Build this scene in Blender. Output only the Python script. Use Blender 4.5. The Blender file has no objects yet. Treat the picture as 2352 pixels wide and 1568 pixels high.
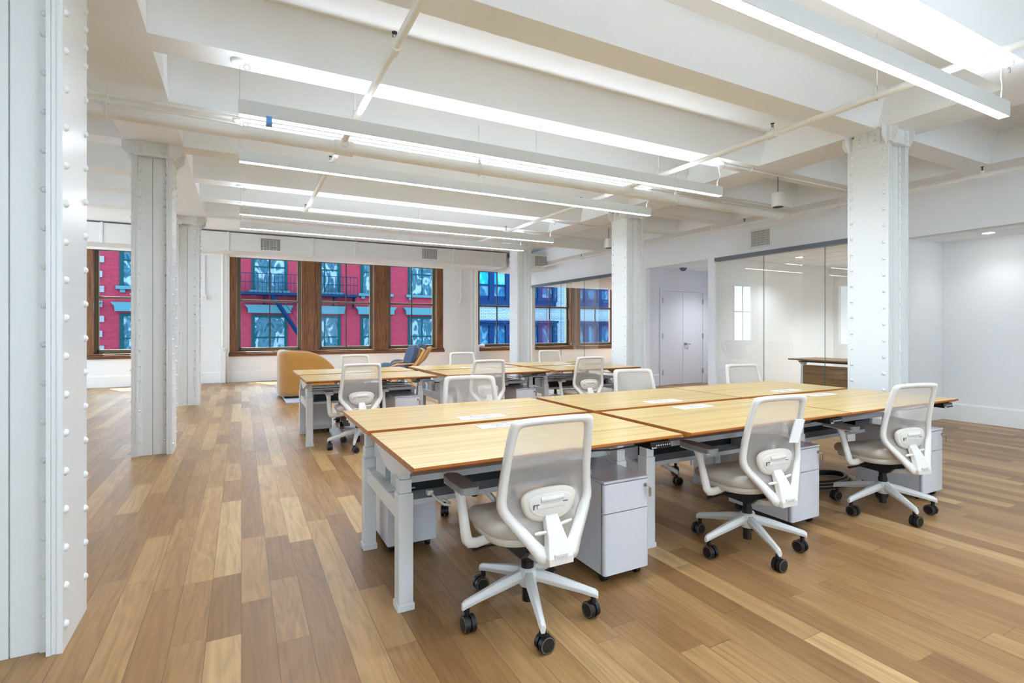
import bpy, math, random
from mathutils import Vector, Matrix
random.seed(7)
S = bpy.context.scene
COL = S.collection
PI = math.pi

# ------------------------------------------------------------------ camera, world, sun, exposure
cam_d = bpy.data.cameras.new('camera')
cam = bpy.data.objects.new('camera', cam_d); COL.objects.link(cam)
cam.location = (0, 0, 1.32)
cam.rotation_euler = (math.radians(90), 0, math.radians(-27.58))
cam_d.sensor_width = 36; cam_d.lens = 1190 / 2352 * 36
cam_d.shift_y = -29.2 / 2352
cam_d.clip_start = 0.05; cam_d.clip_end = 200
S.camera = cam

W = bpy.data.worlds.new('sky'); S.world = W; W.use_nodes = True
bg = W.node_tree.nodes['Background']
bg.inputs[0].default_value = (0.67, 0.84, 1.0, 1); bg.inputs[1].default_value = 9.0

sun_d = bpy.data.lights.new('sun', 'SUN'); sun_d.energy = 24; sun_d.angle = math.radians(0.6)
sun_d.color = (1.0, 0.95, 0.86)
sun = bpy.data.objects.new('sun', sun_d); COL.objects.link(sun)
sun.rotation_euler = Vector((0.20, -0.42, -0.88)).to_track_quat('-Z', 'Y').to_euler()
sun.location = (0, 20, 20)

S.view_settings.view_transform = 'Standard'; S.view_settings.look = 'None'
S.view_settings.gamma = 1.0; S.view_settings.use_curve_mapping = False
S.view_settings.exposure = 0.33
try:
    S.cycles.max_bounces = 11; S.cycles.diffuse_bounces = 8; S.cycles.glossy_bounces = 4
    S.cycles.transmission_bounces = 8; S.cycles.transparent_max_bounces = 24
    S.cycles.sample_clamp_indirect = 6.0
except Exception:
    pass

# ------------------------------------------------------------------ materials
def lin(c):
    return tuple(((v / 255) / 12.92 if v / 255 <= 0.04045 else ((v / 255 + 0.055) / 1.055) ** 2.4) for v in c) + (1,)

def nn(nt, kind, **kw):
    n = nt.nodes.new(kind)
    for k, v in kw.items():
        setattr(n, k, v)
    return n

def base(name):
    m = bpy.data.materials.new(name); m.use_nodes = True
    nt = m.node_tree
    return m, nt, nt.nodes['Principled BSDF']

def paint(name, rgb, rough=0.5, metal=0.0, var=0.04, scale=6, bump=0.0, spec=0.5, sheen=0.0, coat=0.0):
    m, nt, b = base(name)
    tc = nn(nt, 'ShaderNodeTexCoord'); no = nn(nt, 'ShaderNodeTexNoise')
    no.inputs['Scale'].default_value = scale; no.inputs['Detail'].default_value = 3
    nt.links.new(tc.outputs['Object'], no.inputs['Vector'])
    mx = nn(nt, 'ShaderNodeMixRGB')
    c = lin(rgb)
    mx.inputs[1].default_value = tuple(min(1, v * (1 - var)) for v in c[:3]) + (1,)
    mx.inputs[2].default_value = tuple(min(1, v * (1 + var)) for v in c[:3]) + (1,)
    nt.links.new(no.outputs['Fac'], mx.inputs[0]); nt.links.new(mx.outputs[0], b.inputs['Base Color'])
    b.inputs['Roughness'].default_value = rough; b.inputs['Metallic'].default_value = metal
    b.inputs['Specular IOR Level'].default_value = spec
    if sheen: b.inputs['Sheen Weight'].default_value = sheen
    if coat: b.inputs['Coat Weight'].default_value = coat; b.inputs['Coat Roughness'].default_value = 0.08
    if bump:
        n2 = nn(nt, 'ShaderNodeTexNoise'); n2.inputs['Scale'].default_value = scale * 8
        nt.links.new(tc.outputs['Object'], n2.inputs['Vector'])
        bp = nn(nt, 'ShaderNodeBump'); bp.inputs['Strength'].default_value = bump
        bp.inputs['Distance'].default_value = 0.005
        nt.links.new(n2.outputs['Fac'], bp.inputs['Height']); nt.links.new(bp.outputs[0], b.inputs['Normal'])
    return m

def emit(name, rgb, s):
    m, nt, b = base(name)
    b.inputs['Base Color'].default_value = (0.8, 0.8, 0.8, 1)
    b.inputs['Emission Color'].default_value = lin(rgb); b.inputs['Emission Strength'].default_value = s
    return m

def glassy(name, tint, refl=0.08, rough=0.0, fres=0.45):
    m = bpy.data.materials.new(name); m.use_nodes = True; nt = m.node_tree; nt.nodes.clear()
    o = nn(nt, 'ShaderNodeOutputMaterial'); t = nn(nt, 'ShaderNodeBsdfTransparent'); g = nn(nt, 'ShaderNodeBsdfGlossy')
    t.inputs[0].default_value = tint; g.inputs['Roughness'].default_value = rough
    mx = nn(nt, 'ShaderNodeMixShader')
    lw = nn(nt, 'ShaderNodeLayerWeight'); lw.inputs[0].default_value = 0.35
    ma = nn(nt, 'ShaderNodeMath', operation='MULTIPLY_ADD'); ma.inputs[1].default_value = fres; ma.inputs[2].default_value = refl
    nt.links.new(lw.outputs['Fresnel'], ma.inputs[0])
    nt.links.new(ma.outputs[0], mx.inputs[0]); nt.links.new(t.outputs[0], mx.inputs[1]); nt.links.new(g.outputs[0], mx.inputs[2])
    nt.links.new(mx.outputs[0], o.inputs[0])
    return m

def M_math(nt, op, a, b=None, c=None):
    n = nn(nt, 'ShaderNodeMath', operation=op)
    for i, v in enumerate((a, b, c)):
        if v is None: continue
        if isinstance(v, (int, float)): n.inputs[i].default_value = v
        else: nt.links.new(v, n.inputs[i])
    return n.outputs[0]

def comb(nt, x, y, z):
    n = nn(nt, 'ShaderNodeCombineXYZ')
    for i, v in enumerate((x, y, z)):
        if isinstance(v, (int, float)): n.inputs[i].default_value = v
        else: nt.links.new(v, n.inputs[i])
    return n.outputs[0]

def ramp(nt, fac, stops):
    r = nn(nt, 'ShaderNodeValToRGB')
    e = r.color_ramp.elements
    e[0].position = stops[0][0]; e[0].color = lin(stops[0][1]); e[1].position = stops[-1][0]; e[1].color = lin(stops[-1][1])
    for p, c in stops[1:-1]:
        q = e.new(p); q.color = lin(c)
    nt.links.new(fac, r.inputs[0]); return r.outputs[0]

def floor_mat():
    m, nt, b = base('oak_plank_floor')
    tc = nn(nt, 'ShaderNodeTexCoord'); sp = nn(nt, 'ShaderNodeSeparateXYZ')
    nt.links.new(tc.outputs['Object'], sp.inputs[0])
    X, Y = sp.outputs[0], sp.outputs[1]
    u = M_math(nt, 'DIVIDE', X, 0.132)
    row = M_math(nt, 'FLOOR', u); fu = M_math(nt, 'FRACT', u)
    wn = nn(nt, 'ShaderNodeTexWhiteNoise', noise_dimensions='1D'); nt.links.new(row, wn.inputs['W'])
    L = M_math(nt, 'MULTIPLY_ADD', wn.outputs['Value'], 0.7, 0.75)
    off = M_math(nt, 'MULTIPLY', wn.outputs['Value'], 37.0)
    v = M_math(nt, 'ADD', M_math(nt, 'DIVIDE', Y, L), off)
    # warp so that lengths vary inside a row
    v2 = M_math(nt, 'ADD', v, M_math(nt, 'MULTIPLY', M_math(nt, 'SINE', M_math(nt, 'MULTIPLY', v, 2.1)), 0.28))
    pi_ = M_math(nt, 'FLOOR', v2); fv = M_math(nt, 'FRACT', v2)
    w2 = nn(nt, 'ShaderNodeTexWhiteNoise', noise_dimensions='2D'); nt.links.new(comb(nt, row, pi_, 0), w2.inputs['Vector'])
    tone = ramp(nt, w2.outputs['Value'], [(0.0, (144, 106, 64)), (0.3, (158, 119, 74)), (0.55, (168, 130, 83)), (0.8, (180, 142, 93)), (1.0, (200, 166, 114))])
    # grain
    sh = M_math(nt, 'MULTIPLY', w2.outputs['Value'], 91.0)
    g1 = nn(nt, 'ShaderNodeTexNoise'); g1.inputs['Scale'].default_value = 1.0; g1.inputs['Detail'].default_value = 5
    g1.inputs['Distortion'].default_value = 1.2
    nt.links.new(comb(nt, M_math(nt, 'MULTIPLY', X, 26.0), M_math(nt, 'MULTIPLY_ADD', Y, 1.6, sh), sh), g1.inputs['Vector'])
    g2 = nn(nt, 'ShaderNodeTexNoise'); g2.inputs['Scale'].default_value = 1.0; g2.inputs['Detail'].default_value = 2
    g2.inputs['Distortion'].default_value = 0.6
    nt.links.new(comb(nt, M_math(nt, 'MULTIPLY', X, 9.0), M_math(nt, 'MULTIPLY_ADD', Y, 0.9, sh), sh), g2.inputs['Vector'])
    rings = M_math(nt, 'SINE', M_math(nt, 'MULTIPLY', g2.outputs['Fac'], 48.0))
    gf = M_math(nt, 'ADD', M_math(nt, 'MULTIPLY', g1.outputs['Fac'], 0.55), M_math(nt, 'MULTIPLY', M_math(nt, 'ADD', rings, 1.0), 0.06))
    gr = ramp(nt, gf, [(0.15, (196, 196, 196)), (0.33, (232, 230, 228)), (0.5, (255, 255, 255))])
    mx = nn(nt, 'ShaderNodeMixRGB', blend_type='MULTIPLY'); mx.inputs[0].default_value = 0.85
    nt.links.new(tone, mx.inputs[1]); nt.links.new(gr, mx.inputs[2])
    # seams
    du = M_math(nt, 'MINIMUM', fu, M_math(nt, 'SUBTRACT', 1.0, fu))
    dv = M_math(nt, 'MINIMUM', fv, M_math(nt, 'SUBTRACT', 1.0, fv))
    s1 = M_math(nt, 'LESS_THAN', du, 0.012); s2 = M_math(nt, 'LESS_THAN', dv, 0.0018)
    seam = M_math(nt, 'MULTIPLY', M_math(nt, 'MAXIMUM', s1, s2), 0.62)
    m2 = nn(nt, 'ShaderNodeMixRGB'); nt.links.new(seam, m2.inputs[0]); nt.links.new(mx.outputs[0], m2.inputs[1])
    m2.inputs[2].default_value = lin((92, 62, 36))
    nt.links.new(m2.outputs[0], b.inputs['Base Color'])
    b.inputs['Roughness'].default_value = 0.38; b.inputs['Specular IOR Level'].default_value = 0.45
    bp = nn(nt, 'ShaderNodeBump'); bp.inputs['Strength'].default_value = 0.12; bp.inputs['Distance'].default_value = 0.002
    nt.links.new(gf, bp.inputs['Height']); nt.links.new(bp.outputs[0], b.inputs['Normal'])
    return m

def stripe_wood(name, stops, sx=0.35, sy=13.0, sz=13.0, rough=0.3, coat=0.0, dist=0.5):
    m, nt, b = base(name)
    tc = nn(nt, 'ShaderNodeTexCoord'); sp = nn(nt, 'ShaderNodeSeparateXYZ'); nt.links.new(tc.outputs['Object'], sp.inputs[0])
    oi = nn(nt, 'ShaderNodeObjectInfo'); sh = M_math(nt, 'MULTIPLY', oi.outputs['Random'], 50.0)
    no = nn(nt, 'ShaderNodeTexNoise'); no.inputs['Scale'].default_value = 1.0; no.inputs['Detail'].default_value = 5
    no.inputs['Distortion'].default_value = dist
    nt.links.new(comb(nt, M_math(nt, 'MULTIPLY_ADD', sp.outputs[0], sx, sh), M_math(nt, 'MULTIPLY', sp.outputs[1], sy), M_math(nt, 'MULTIPLY', sp.outputs[2], sz)), no.inputs['Vector'])
    nt.links.new(ramp(nt, no.outputs['Fac'], stops), b.inputs['Base Color'])
    b.inputs['Roughness'].default_value = rough
    if coat: b.inputs['Coat Weight'].default_value = coat; b.inputs['Coat Roughness'].default_value = 0.12
    return m

def brick_mat(name, c1, c2, mortar, bw=0.2, bh=0.065, ms=0.008):
    m, nt, b = base(name)
    tc = nn(nt, 'ShaderNodeTexCoord'); sp = nn(nt, 'ShaderNodeSeparateXYZ'); nt.links.new(tc.outputs['Object'], sp.inputs[0])
    br = nn(nt, 'ShaderNodeTexBrick')
    nt.links.new(comb(nt, M_math(nt, 'ADD', sp.outputs[0], sp.outputs[1]), sp.outputs[2], 0), br.inputs['Vector'])
    br.inputs['Scale'].default_value = 1; br.inputs['Brick Width'].default_value = bw; br.inputs['Row Height'].default_value = bh
    br.inputs['Mortar Size'].default_value = ms; br.inputs['Color1'].default_value = lin(c1); br.inputs['Color2'].default_value = lin(c2)
    br.inputs['Mortar'].default_value = lin(mortar)
    nt.links.new(br.outputs['Color'], b.inputs['Base Color']); b.inputs['Roughness'].default_value = 0.9; b.inputs['Specular IOR Level'].default_value = 0.03
    return m

def mesh_fabric(name, rgb, alpha):
    m = bpy.data.materials.new(name); m.use_nodes = True; nt = m.node_tree; nt.nodes.clear()
    o = nn(nt, 'ShaderNodeOutputMaterial'); t = nn(nt, 'ShaderNodeBsdfTransparent')
    d = nn(nt, 'ShaderNodeBsdfDiffuse'); d.inputs[0].default_value = lin(rgb)
    tr = nn(nt, 'ShaderNodeBsdfTranslucent'); tr.inputs[0].default_value = lin(rgb)
    m1 = nn(nt, 'ShaderNodeMixShader'); m1.inputs[0].default_value = 0.35
    nt.links.new(d.outputs[0], m1.inputs[1]); nt.links.new(tr.outputs[0], m1.inputs[2])
    tc = nn(nt, 'ShaderNodeTexCoord'); sp = nn(nt, 'ShaderNodeSeparateXYZ'); nt.links.new(tc.outputs['Object'], sp.inputs[0])
    no = nn(nt, 'ShaderNodeTexNoise'); no.inputs['Scale'].default_value = 1; no.inputs['Detail'].default_value = 2
    nt.links.new(comb(nt, M_math(nt, 'MULTIPLY', sp.outputs[0], 12), 0, M_math(nt, 'MULTIPLY', sp.outputs[2], 500)), no.inputs['Vector'])
    fac = M_math(nt, 'MULTIPLY_ADD', no.outputs['Fac'], 0.16, alpha - 0.08)
    mx = nn(nt, 'ShaderNodeMixShader'); nt.links.new(fac, mx.inputs[0])
    nt.links.new(t.outputs[0], mx.inputs[1]); nt.links.new(m1.outputs[0], mx.inputs[2]); nt.links.new(mx.outputs[0], o.inputs[0])
    return m

def quilt_mat(name, rgb):
    m = paint(name, rgb, 0.9, var=0.14, scale=30, bump=0.6, sheen=0.3)
    return m

M = dict(
    wall=paint('white_wall_paint', (237, 240, 242), 0.75, var=0.006, scale=1.5),
    ceil=paint('white_ceiling_paint', (239, 242, 243), 0.8, var=0.01, scale=1.2),
    steel=paint('white_gloss_steel_paint', (228, 230, 228), 0.28, var=0.012, scale=5, bump=0.12),
    trimw=paint('white_trim_paint', (240, 242, 242), 0.45, var=0.006),
    floor=floor_mat(),
    pipe=paint('white_pipe_paint', (236, 235, 228), 0.35, var=0.01),
    duct=paint('white_duct_paint', (226, 227, 224), 0.45, var=0.01),
    alu=paint('white_light_housing', (206, 206, 202), 0.4, var=0.01),
    led=emit('cool_white_led_diffuser', (226, 238, 255), 46.0),
    ledup=emit('led_uplight_lens', (228, 240, 255), 21.0),
    down=emit('downlight_lens', (255, 244, 226), 30.0),
    wood=stripe_wood('pale_striped_oak_laminate', [(0.25, (174, 138, 72)), (0.42, (202, 169, 96)), (0.55, (214, 183, 110)), (0.68, (226, 198, 128)), (0.8, (206, 172, 98))], 0.5, 36, 36, 0.3, 0.25),
    edge=stripe_wood('orange_brown_edge_band', [(0.3, (158, 90, 28)), (0.7, (180, 108, 38))], 0.5, 20, 20, 0.45),
    legm=paint('light_grey_powder_coat', (212, 212, 210), 0.32, var=0.01, scale=4),
    tray=paint('grey_sheet_metal_tray', (190, 192, 192), 0.4, var=0.02),
    dark=paint('black_plastic', (16, 15, 15), 0.45, var=0.1),
    gloss=paint('black_gloss_panel', (14, 14, 16), 0.18, var=0.1),
    whitep=paint('white_plastic_shell', (220, 215, 206), 0.42, var=0.008),
    whiteb=paint('white_painted_base', (214, 214, 210), 0.36, var=0.008),
    seat=paint('beige_seat_fabric', (196, 186, 170), 0.95, var=0.06, scale=120, bump=0.3, sheen=0.2),
    lumb=paint('pale_lumbar_fabric', (216, 210, 196), 0.9, var=0.04, scale=150, bump=0.2),
    armp=paint('grey_arm_pad_rubber', (136, 138, 136), 0.5, var=0.03),
    mesh=mesh_fabric('sheer_grey_beige_mesh', (220, 213, 204), 0.54),
    ring=paint('grey_caster_ring', (120, 112, 100), 0.5),
    cab=paint('satin_grey_white_steel', (208, 208, 212), 0.28, var=0.01, scale=4),
    cabtop=paint('glossy_grey_white_lid', (200, 200, 206), 0.14, var=0.01, scale=4),
    chrome=paint('brushed_chrome', (180, 178, 172), 0.25, 1.0),
    brownwood=stripe_wood('aged_brown_window_wood', [(0.2, (66, 38, 18)), (0.42, (108, 66, 32)), (0.55, (134, 88, 48)), (0.68, (88, 54, 26)), (0.82, (176, 140, 102))], 24, 20, 1.6, 0.5),
    brownsill=stripe_wood('aged_brown_sill_wood', [(0.2, (54, 32, 16)), (0.45, (98, 60, 30)), (0.6, (128, 84, 48)), (0.8, (78, 48, 26))], 1.2, 20, 30, 0.5),
    olive=paint('dark_olive_sash_paint', (92, 86, 62), 0.4, var=0.06),
    blackw=paint('dark_sash_edge', (36, 34, 30), 0.4),
    pane=glassy('window_glass', (0.94, 0.97, 1.0, 1), 0.0, 0.0, 0.12),
    pglass=glassy('partition_glass', (0.94, 0.975, 0.968, 1), 0.03, 0.0, 0.22),
    pedge=paint('glass_panel_edge', (70, 110, 106), 0.2, var=0.05),
    hbar=paint('grey_header_channel', (104, 110, 118), 0.4, 0.3),
    door=paint('cool_grey_door_paint', (218, 220, 228), 0.5, var=0.006),
    grille=paint('white_grille_enamel', (226, 226, 222), 0.5),
    gdark=paint('grille_interior', (70, 72, 72), 0.9),
    redbrick=brick_mat('painted_red_brick', (96, 27, 41), (86, 23, 38), (70, 40, 52)),
    teal=paint('teal_window_paint', (5, 40, 46), 0.6, var=0.08, spec=0.03),
    ltteal=paint('pale_teal_stone', (42, 76, 86), 0.8, var=0.08, scale=8, spec=0.03),
    stone=paint('grey_quoin_stone', (70, 79, 85), 0.8, var=0.1, scale=8),
    fire=paint('blue_fire_escape_iron', (4, 24, 48), 0.5, var=0.08, spec=0.03),
    bluep=paint('deep_blue_iron_front', (3, 26, 56), 0.5, var=0.1, scale=3, spec=0.03),
    wbrick=brick_mat('pale_glazed_brick', (103, 116, 123), (91, 108, 119), (46, 70, 88), 0.26, 0.085, 0.012),
    mustard=paint('mustard_velvet', (168, 116, 40), 0.85, var=0.07, scale=5, sheen=0.8),
    bluef=paint('blue_grey_cushion_linen', (78, 94, 118), 0.9, var=0.12, scale=20, bump=0.5),
    ochre=paint('olive_grey_cushion_linen', (104, 98, 88), 0.9, var=0.12, scale=20, bump=0.5),
    ash=stripe_wood('light_ash_chair_wood', [(0.3, (190, 132, 70)), (0.7, (222, 168, 104))], 10, 10, 1.5, 0.4),
    rug=paint('blue_white_wool_rug', (188, 196, 212), 1.0, var=0.25, scale=28, bump=0.8),
    walnut=stripe_wood('zebrano_brown_panel', [(0.25, (84, 56, 28)), (0.45, (128, 92, 50)), (0.6, (152, 114, 66)), (0.8, (104, 72, 38))], 0.8, 1.2, 22, 0.35),
    tape=paint('blue_plastic_tag', (96, 158, 226), 0.4, var=0.2, scale=60),
    ink=paint('pale_button_ink', (225, 225, 225), 0.5),
    emboss=paint('embossed_white_plastic', (214, 209, 200), 0.45),
    chain=paint('brown_grey_cable_chain', (112, 98, 88), 0.5, var=0.05),
    red=paint('red_sign_ink', (170, 52, 44), 0.5),
    dome=paint('blue_grey_camera_dome', (84, 104, 136), 0.15),
)

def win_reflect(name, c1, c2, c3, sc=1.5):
    """old wavy panes across the street: dark glass with curtains, rippled pale reflections painted into the colour"""
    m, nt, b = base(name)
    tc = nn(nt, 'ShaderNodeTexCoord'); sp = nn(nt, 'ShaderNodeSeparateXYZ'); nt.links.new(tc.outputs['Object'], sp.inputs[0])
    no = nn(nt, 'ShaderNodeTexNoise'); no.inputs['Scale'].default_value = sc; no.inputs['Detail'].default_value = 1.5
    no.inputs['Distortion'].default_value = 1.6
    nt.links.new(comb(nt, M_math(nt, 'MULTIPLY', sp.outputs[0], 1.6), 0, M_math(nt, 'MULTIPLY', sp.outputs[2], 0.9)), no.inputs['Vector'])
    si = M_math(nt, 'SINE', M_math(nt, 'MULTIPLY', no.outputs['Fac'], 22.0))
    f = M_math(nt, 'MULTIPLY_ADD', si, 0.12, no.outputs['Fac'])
    nt.links.new(ramp(nt, f, [(0.3, c1), (0.5, c2), (0.72, c3)]), b.inputs['Base Color'])  # streaks are painted reflections, the surface itself barely mirrors
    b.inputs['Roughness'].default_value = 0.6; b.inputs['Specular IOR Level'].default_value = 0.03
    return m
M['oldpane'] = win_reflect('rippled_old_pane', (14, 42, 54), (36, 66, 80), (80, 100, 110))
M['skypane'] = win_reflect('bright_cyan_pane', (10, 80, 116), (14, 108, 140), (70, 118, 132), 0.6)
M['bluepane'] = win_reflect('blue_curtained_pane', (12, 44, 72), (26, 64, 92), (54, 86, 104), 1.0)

# ------------------------------------------------------------------ mesh builder
class MB:
    def __init__(s): s.v = []; s.f = []; s.m = []; s.s = []
    def add(s, vs, fs, mi=0, sm=False):
        o = len(s.v); s.v += [tuple(v) for v in vs]
        for f in fs: s.f.append(tuple(i + o for i in f)); s.m.append(mi); s.s.append(sm)
        return s
    def hex(s, p, mi=0, sm=False):
        return s.add(p, [(0, 3, 2, 1), (4, 5, 6, 7), (0, 1, 5, 4), (1, 2, 6, 5), (2, 3, 7, 6), (3, 0, 4, 7)], mi, sm)
    def box(s, x0, x1, y0, y1, z0, z1, mi=0):
        return s.hex([(x0, y0, z0), (x1, y0, z0), (x1, y1, z0), (x0, y1, z0), (x0, y0, z1), (x1, y0, z1), (x1, y1, z1), (x0, y1, z1)], mi)
    def prism(s, poly, ax, a, b, mi=0, sm=False):
        n = len(poly)
        def P(p, t):
            if ax == 'x': return (t, p[0], p[1])
            if ax == 'y': return (p[0], t, p[1])
            return (p[0], p[1], t)
        vs = [P(p, a) for p in poly] + [P(p, b) for p in poly]
        s.add(vs, [tuple(range(n))[::-1], tuple(range(n, 2 * n))], mi, False)
        return s.add(vs, [(i, (i + 1) % n, n + (i + 1) % n, n + i) for i in range(n)], mi, sm)
    def tube(s, pts, r, seg=8, closed=False, mi=0, sm=True, flat=(1, 1)):
        pts = [Vector(p) for p in pts]; n = len(pts)
        rs = r if isinstance(r, (list, tuple)) else [r] * n
        up = None; rings = []
        for i, p in enumerate(pts):
            if closed: t = pts[(i + 1) % n] - pts[i - 1]
            else: t = pts[min(i + 1, n - 1)] - pts[max(i - 1, 0)]
            t = t.normalized() if t.length > 1e-9 else Vector((0, 0, 1))
            if up is None:
                up = Vector((0, 0, 1)) if abs(t.z) < 0.9 else Vector((0, 1, 0))
            a = up - t * up.dot(t)
            if a.length < 1e-6: a = Vector((1, 0, 0)) - t * t.x
            a.normalize(); up = a; b = t.cross(a)
            rings.append([p + (a * math.cos(2 * PI * k / seg) * flat[0] + b * math.sin(2 * PI * k / seg) * flat[1]) * rs[i] for k in range(seg)])
        vs = [v for R in rings for v in R]; fs = []
        m = n if closed else n - 1
        for i in range(m):
            j = (i + 1) % n
            for k in range(seg):
                k2 = (k + 1) % seg
                fs.append((i * seg + k, i * seg + k2, j * seg + k2, j * seg + k))
        s.add(vs, fs, mi, sm)
        if not closed:
            s.add(rings[0], [tuple(range(seg))[::-1]], mi); s.add(rings[-1], [tuple(range(seg))], mi)
        return s
    def cyl(s, p0, p1, r, seg=16, mi=0, sm=True): return s.tube([p0, p1], r, seg, False, mi, sm)
    def lathe(s, prof, c=(0, 0, 0), seg=20, mi=0, sm=True, sy=1.0):
        vs = []; fs = []
        for r, z in prof:
            for k in range(seg):
                a = 2 * PI * k / seg; vs.append((c[0] + r * math.cos(a), c[1] + r * math.sin(a) * sy, c[2] + z))
        for i in range(len(prof) - 1):
            for k in range(seg):
                k2 = (k + 1) % seg; fs.append((i * seg + k, i * seg + k2, (i + 1) * seg + k2, (i + 1) * seg + k))
        s.add(vs, fs, mi, sm)
        if prof[0][0] > 1e-6: s.add(vs[:seg], [tuple(range(seg))[::-1]], mi)
        if prof[-1][0] > 1e-6: s.add(vs[-seg:], [tuple(range(seg))], mi)
        return s
    def dome(s, c, n, r, h=None, mi=0, seg=12):
        c = Vector(c); n = Vector(n).normalized(); h = h or r * 0.75
        a = n.orthogonal().normalized(); b = n.cross(a); vs = []
        for rr, hh in ((1, 0), (0.85, 0.55), (0.45, 0.92)):
            for k in range(seg):
                t = 2 * PI * k / seg; vs.append(c + (a * math.cos(t) + b * math.sin(t)) * r * rr + n * h * hh)
        vs.append(c + n * h); fs = []
        for i in range(2):
            for k in range(seg):
                k2 = (k + 1) % seg; fs.append((i * seg + k, i * seg + k2, (i + 1) * seg + k2, (i + 1) * seg + k))
        for k in range(seg): fs.append((2 * seg + k, 2 * seg + (k + 1) % seg, 3 * seg))
        return s.add(vs, fs, mi, True)
    def rings(s, rr, mi=0, sm=True, cap=True, closed_ring=True):
        n = len(rr[0]); vs = [v for R in rr for v in R]; fs = []
        for i in range(len(rr) - 1):
            for k in range(n if closed_ring else n - 1):
                k2 = (k + 1) % n; fs.append((i * n + k, i * n + k2, (i + 1) * n + k2, (i + 1) * n + k))
        s.add(vs, fs, mi, sm)
        if cap:
            s.add(rr[0], [tuple(range(n))[::-1]], mi, sm); s.add(rr[-1], [tuple(range(n))], mi, sm)
        return s
    def build(s, name, mats, parent=None, bevel=0, seg=2, loc=None, label=None):
        me = bpy.data.meshes.new(name); me.from_pydata(s.v, [], s.f)
        if not isinstance(mats, (list, tuple)): mats = [mats]
        for m in mats: me.materials.append(m if not isinstance(m, str) else M[m])
        me.polygons.foreach_set('material_index', s.m); me.polygons.foreach_set('use_smooth', s.s); me.update()
        o = bpy.data.objects.new(name, me); COL.objects.link(o)
        if parent: o.parent = parent
        if loc: o.location = loc
        if label: o['label'] = label
        if bevel:
            b = o.modifiers.new('bevel', 'BEVEL'); b.width = bevel; b.segments = seg; b.limit_method = 'ANGLE'; b.angle_limit = math.radians(40)
        return o

def tag(o, label=None, cat=None, group=None, kind=None):
    if label: o['label'] = label
    if cat: o['category'] = cat
    if group: o['group'] = group
    if kind: o['kind'] = kind
    return o
def empty(name, loc=(0, 0, 0), rz=0, label=None, cat=None, group=None, kind=None):
    o = bpy.data.objects.new(name, None); COL.objects.link(o); o.location = loc; o.rotation_euler = (0, 0, rz)
    o.empty_display_size = 0.1
    return tag(o, label, cat, group, kind)
def dup(o, loc=None, rz=None, label=None, group=None, parent=None, skip=()):
    c = o.copy(); COL.objects.link(c)
    if parent: c.parent = parent
    for ch in list(o.children):
        if ch.name.split('.')[0] in skip: continue
        dup(ch, parent=c)
    if loc is not None: c.location = loc
    if rz is not None: c.rotation_euler = (0, 0, rz)
    if label: c['label'] = label
    if group: c['group'] = group
    return c
def struct(o): o['kind'] = 'structure'; return o

def text_obj(name, body, size, mat, parent, loc, rot, ext=0.0006):
    cu = bpy.data.curves.new(name, 'FONT'); cu.body = body; cu.size = size; cu.extrude = ext
    cu.align_x = 'CENTER'; cu.align_y = 'CENTER'
    t = bpy.data.objects.new(name + '_src', cu); COL.objects.link(t)
    dg = bpy.context.evaluated_depsgraph_get()
    me = bpy.data.meshes.new_from_object(t.evaluated_get(dg)); me.name = name
    bpy.data.objects.remove(t); bpy.data.curves.remove(cu)
    me.materials.clear(); me.materials.append(M[mat])
    o = bpy.data.objects.new(name, me); COL.objects.link(o); o.parent = parent; o.location = loc; o.rotation_euler = rot
    return o

# ------------------------------------------------------------------ structure
XP = 8.15          # glass partition plane
YW = 14.6          # window wall
ZS, ZB = 3.61, 3.25
struct(MB().box(-7.2, 12.2, -3.2, 15.0, -0.12, 0).build('floor', 'floor'))

# ceiling: slab, girders over the columns, flared joists, edge beam (one continuous cast surface)
c = MB().box(-7.2, 12.2, -3.2, 15.0, ZS, ZS + 0.2)
c.box(-1.056, -0.545, -3.2, 10.9, ZB, ZS + .01).box(5.44, 5.95, -3.2, 10.9, ZB, ZS + .01).box(7.78, XP + .12, -3.2, 15.0, ZB, ZS + .01)
JO = [-1.97, -0.74, .48, 1.72, 2.93, 4.22, 5.38, 6.61, 7.87, 8.98, 10.25]
for y in JO:
    for x0, x1 in ((-7.2, -1.056), (-0.545, 5.44), (5.95, 7.78)):
        c.prism([(y - .125, ZB), (y + .135, ZB), (y + .20, ZS + .01), (y - .22, ZS + .01)], 'x', x0, x1)
struct(c.build('ceiling', 'ceil'))

# window wall with openings
OPEN = [(-3.05, -1.45), (-.26, 5.32), (6.45, 7.9), (8.34, 11.8)]
ZO0, ZO1 = .64, 3.16
w = MB()
xs = [-7.2] + [v for o in OPEN for v in o] + [12.2]
for i in range(0, len(xs), 2): w.box(xs[i], xs[i + 1], YW, YW + .42, 0, ZS)
for a, b in OPEN:
    w.box(a, b, YW, YW + .42, 0, ZO0); w.box(a, b, YW, YW + .42, ZO1, ZS)
struct(w.build('wall_far', 'wall'))
b = MB()
b.prism([(YW, 0), (YW - .02, 0), (YW - .02, .24), (YW - .008, .262), (YW, .262)], 'x', -7.0, XP - .05)
struct(b.build('baseboard_far', 'trimw'))
w = MB(); ys = [-3.2, 7.2, 9.2, 10.6, 13.6, YW]
for i in range(0, len(ys), 2): w.box(-7.2, -7.0, ys[i], ys[i + 1], 0, ZS)
for i in range(1, 4, 2): w.box(-7.2, -7.0, ys[i], ys[i + 1], 0, .65).box(-7.2, -7.0, ys[i], ys[i + 1], 3.2, ZS)  # unseen window openings added to let sky light reach the far end
struct(w.build('wall_left', 'wall'))
w = MB(); xs = [-7.2, -1.6, .0, 3.6, 5.2, 12.2]
for i in range(0, len(xs), 2): w.box(xs[i], xs[i + 1], -3.4, -3.2, 0, ZS)
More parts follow.
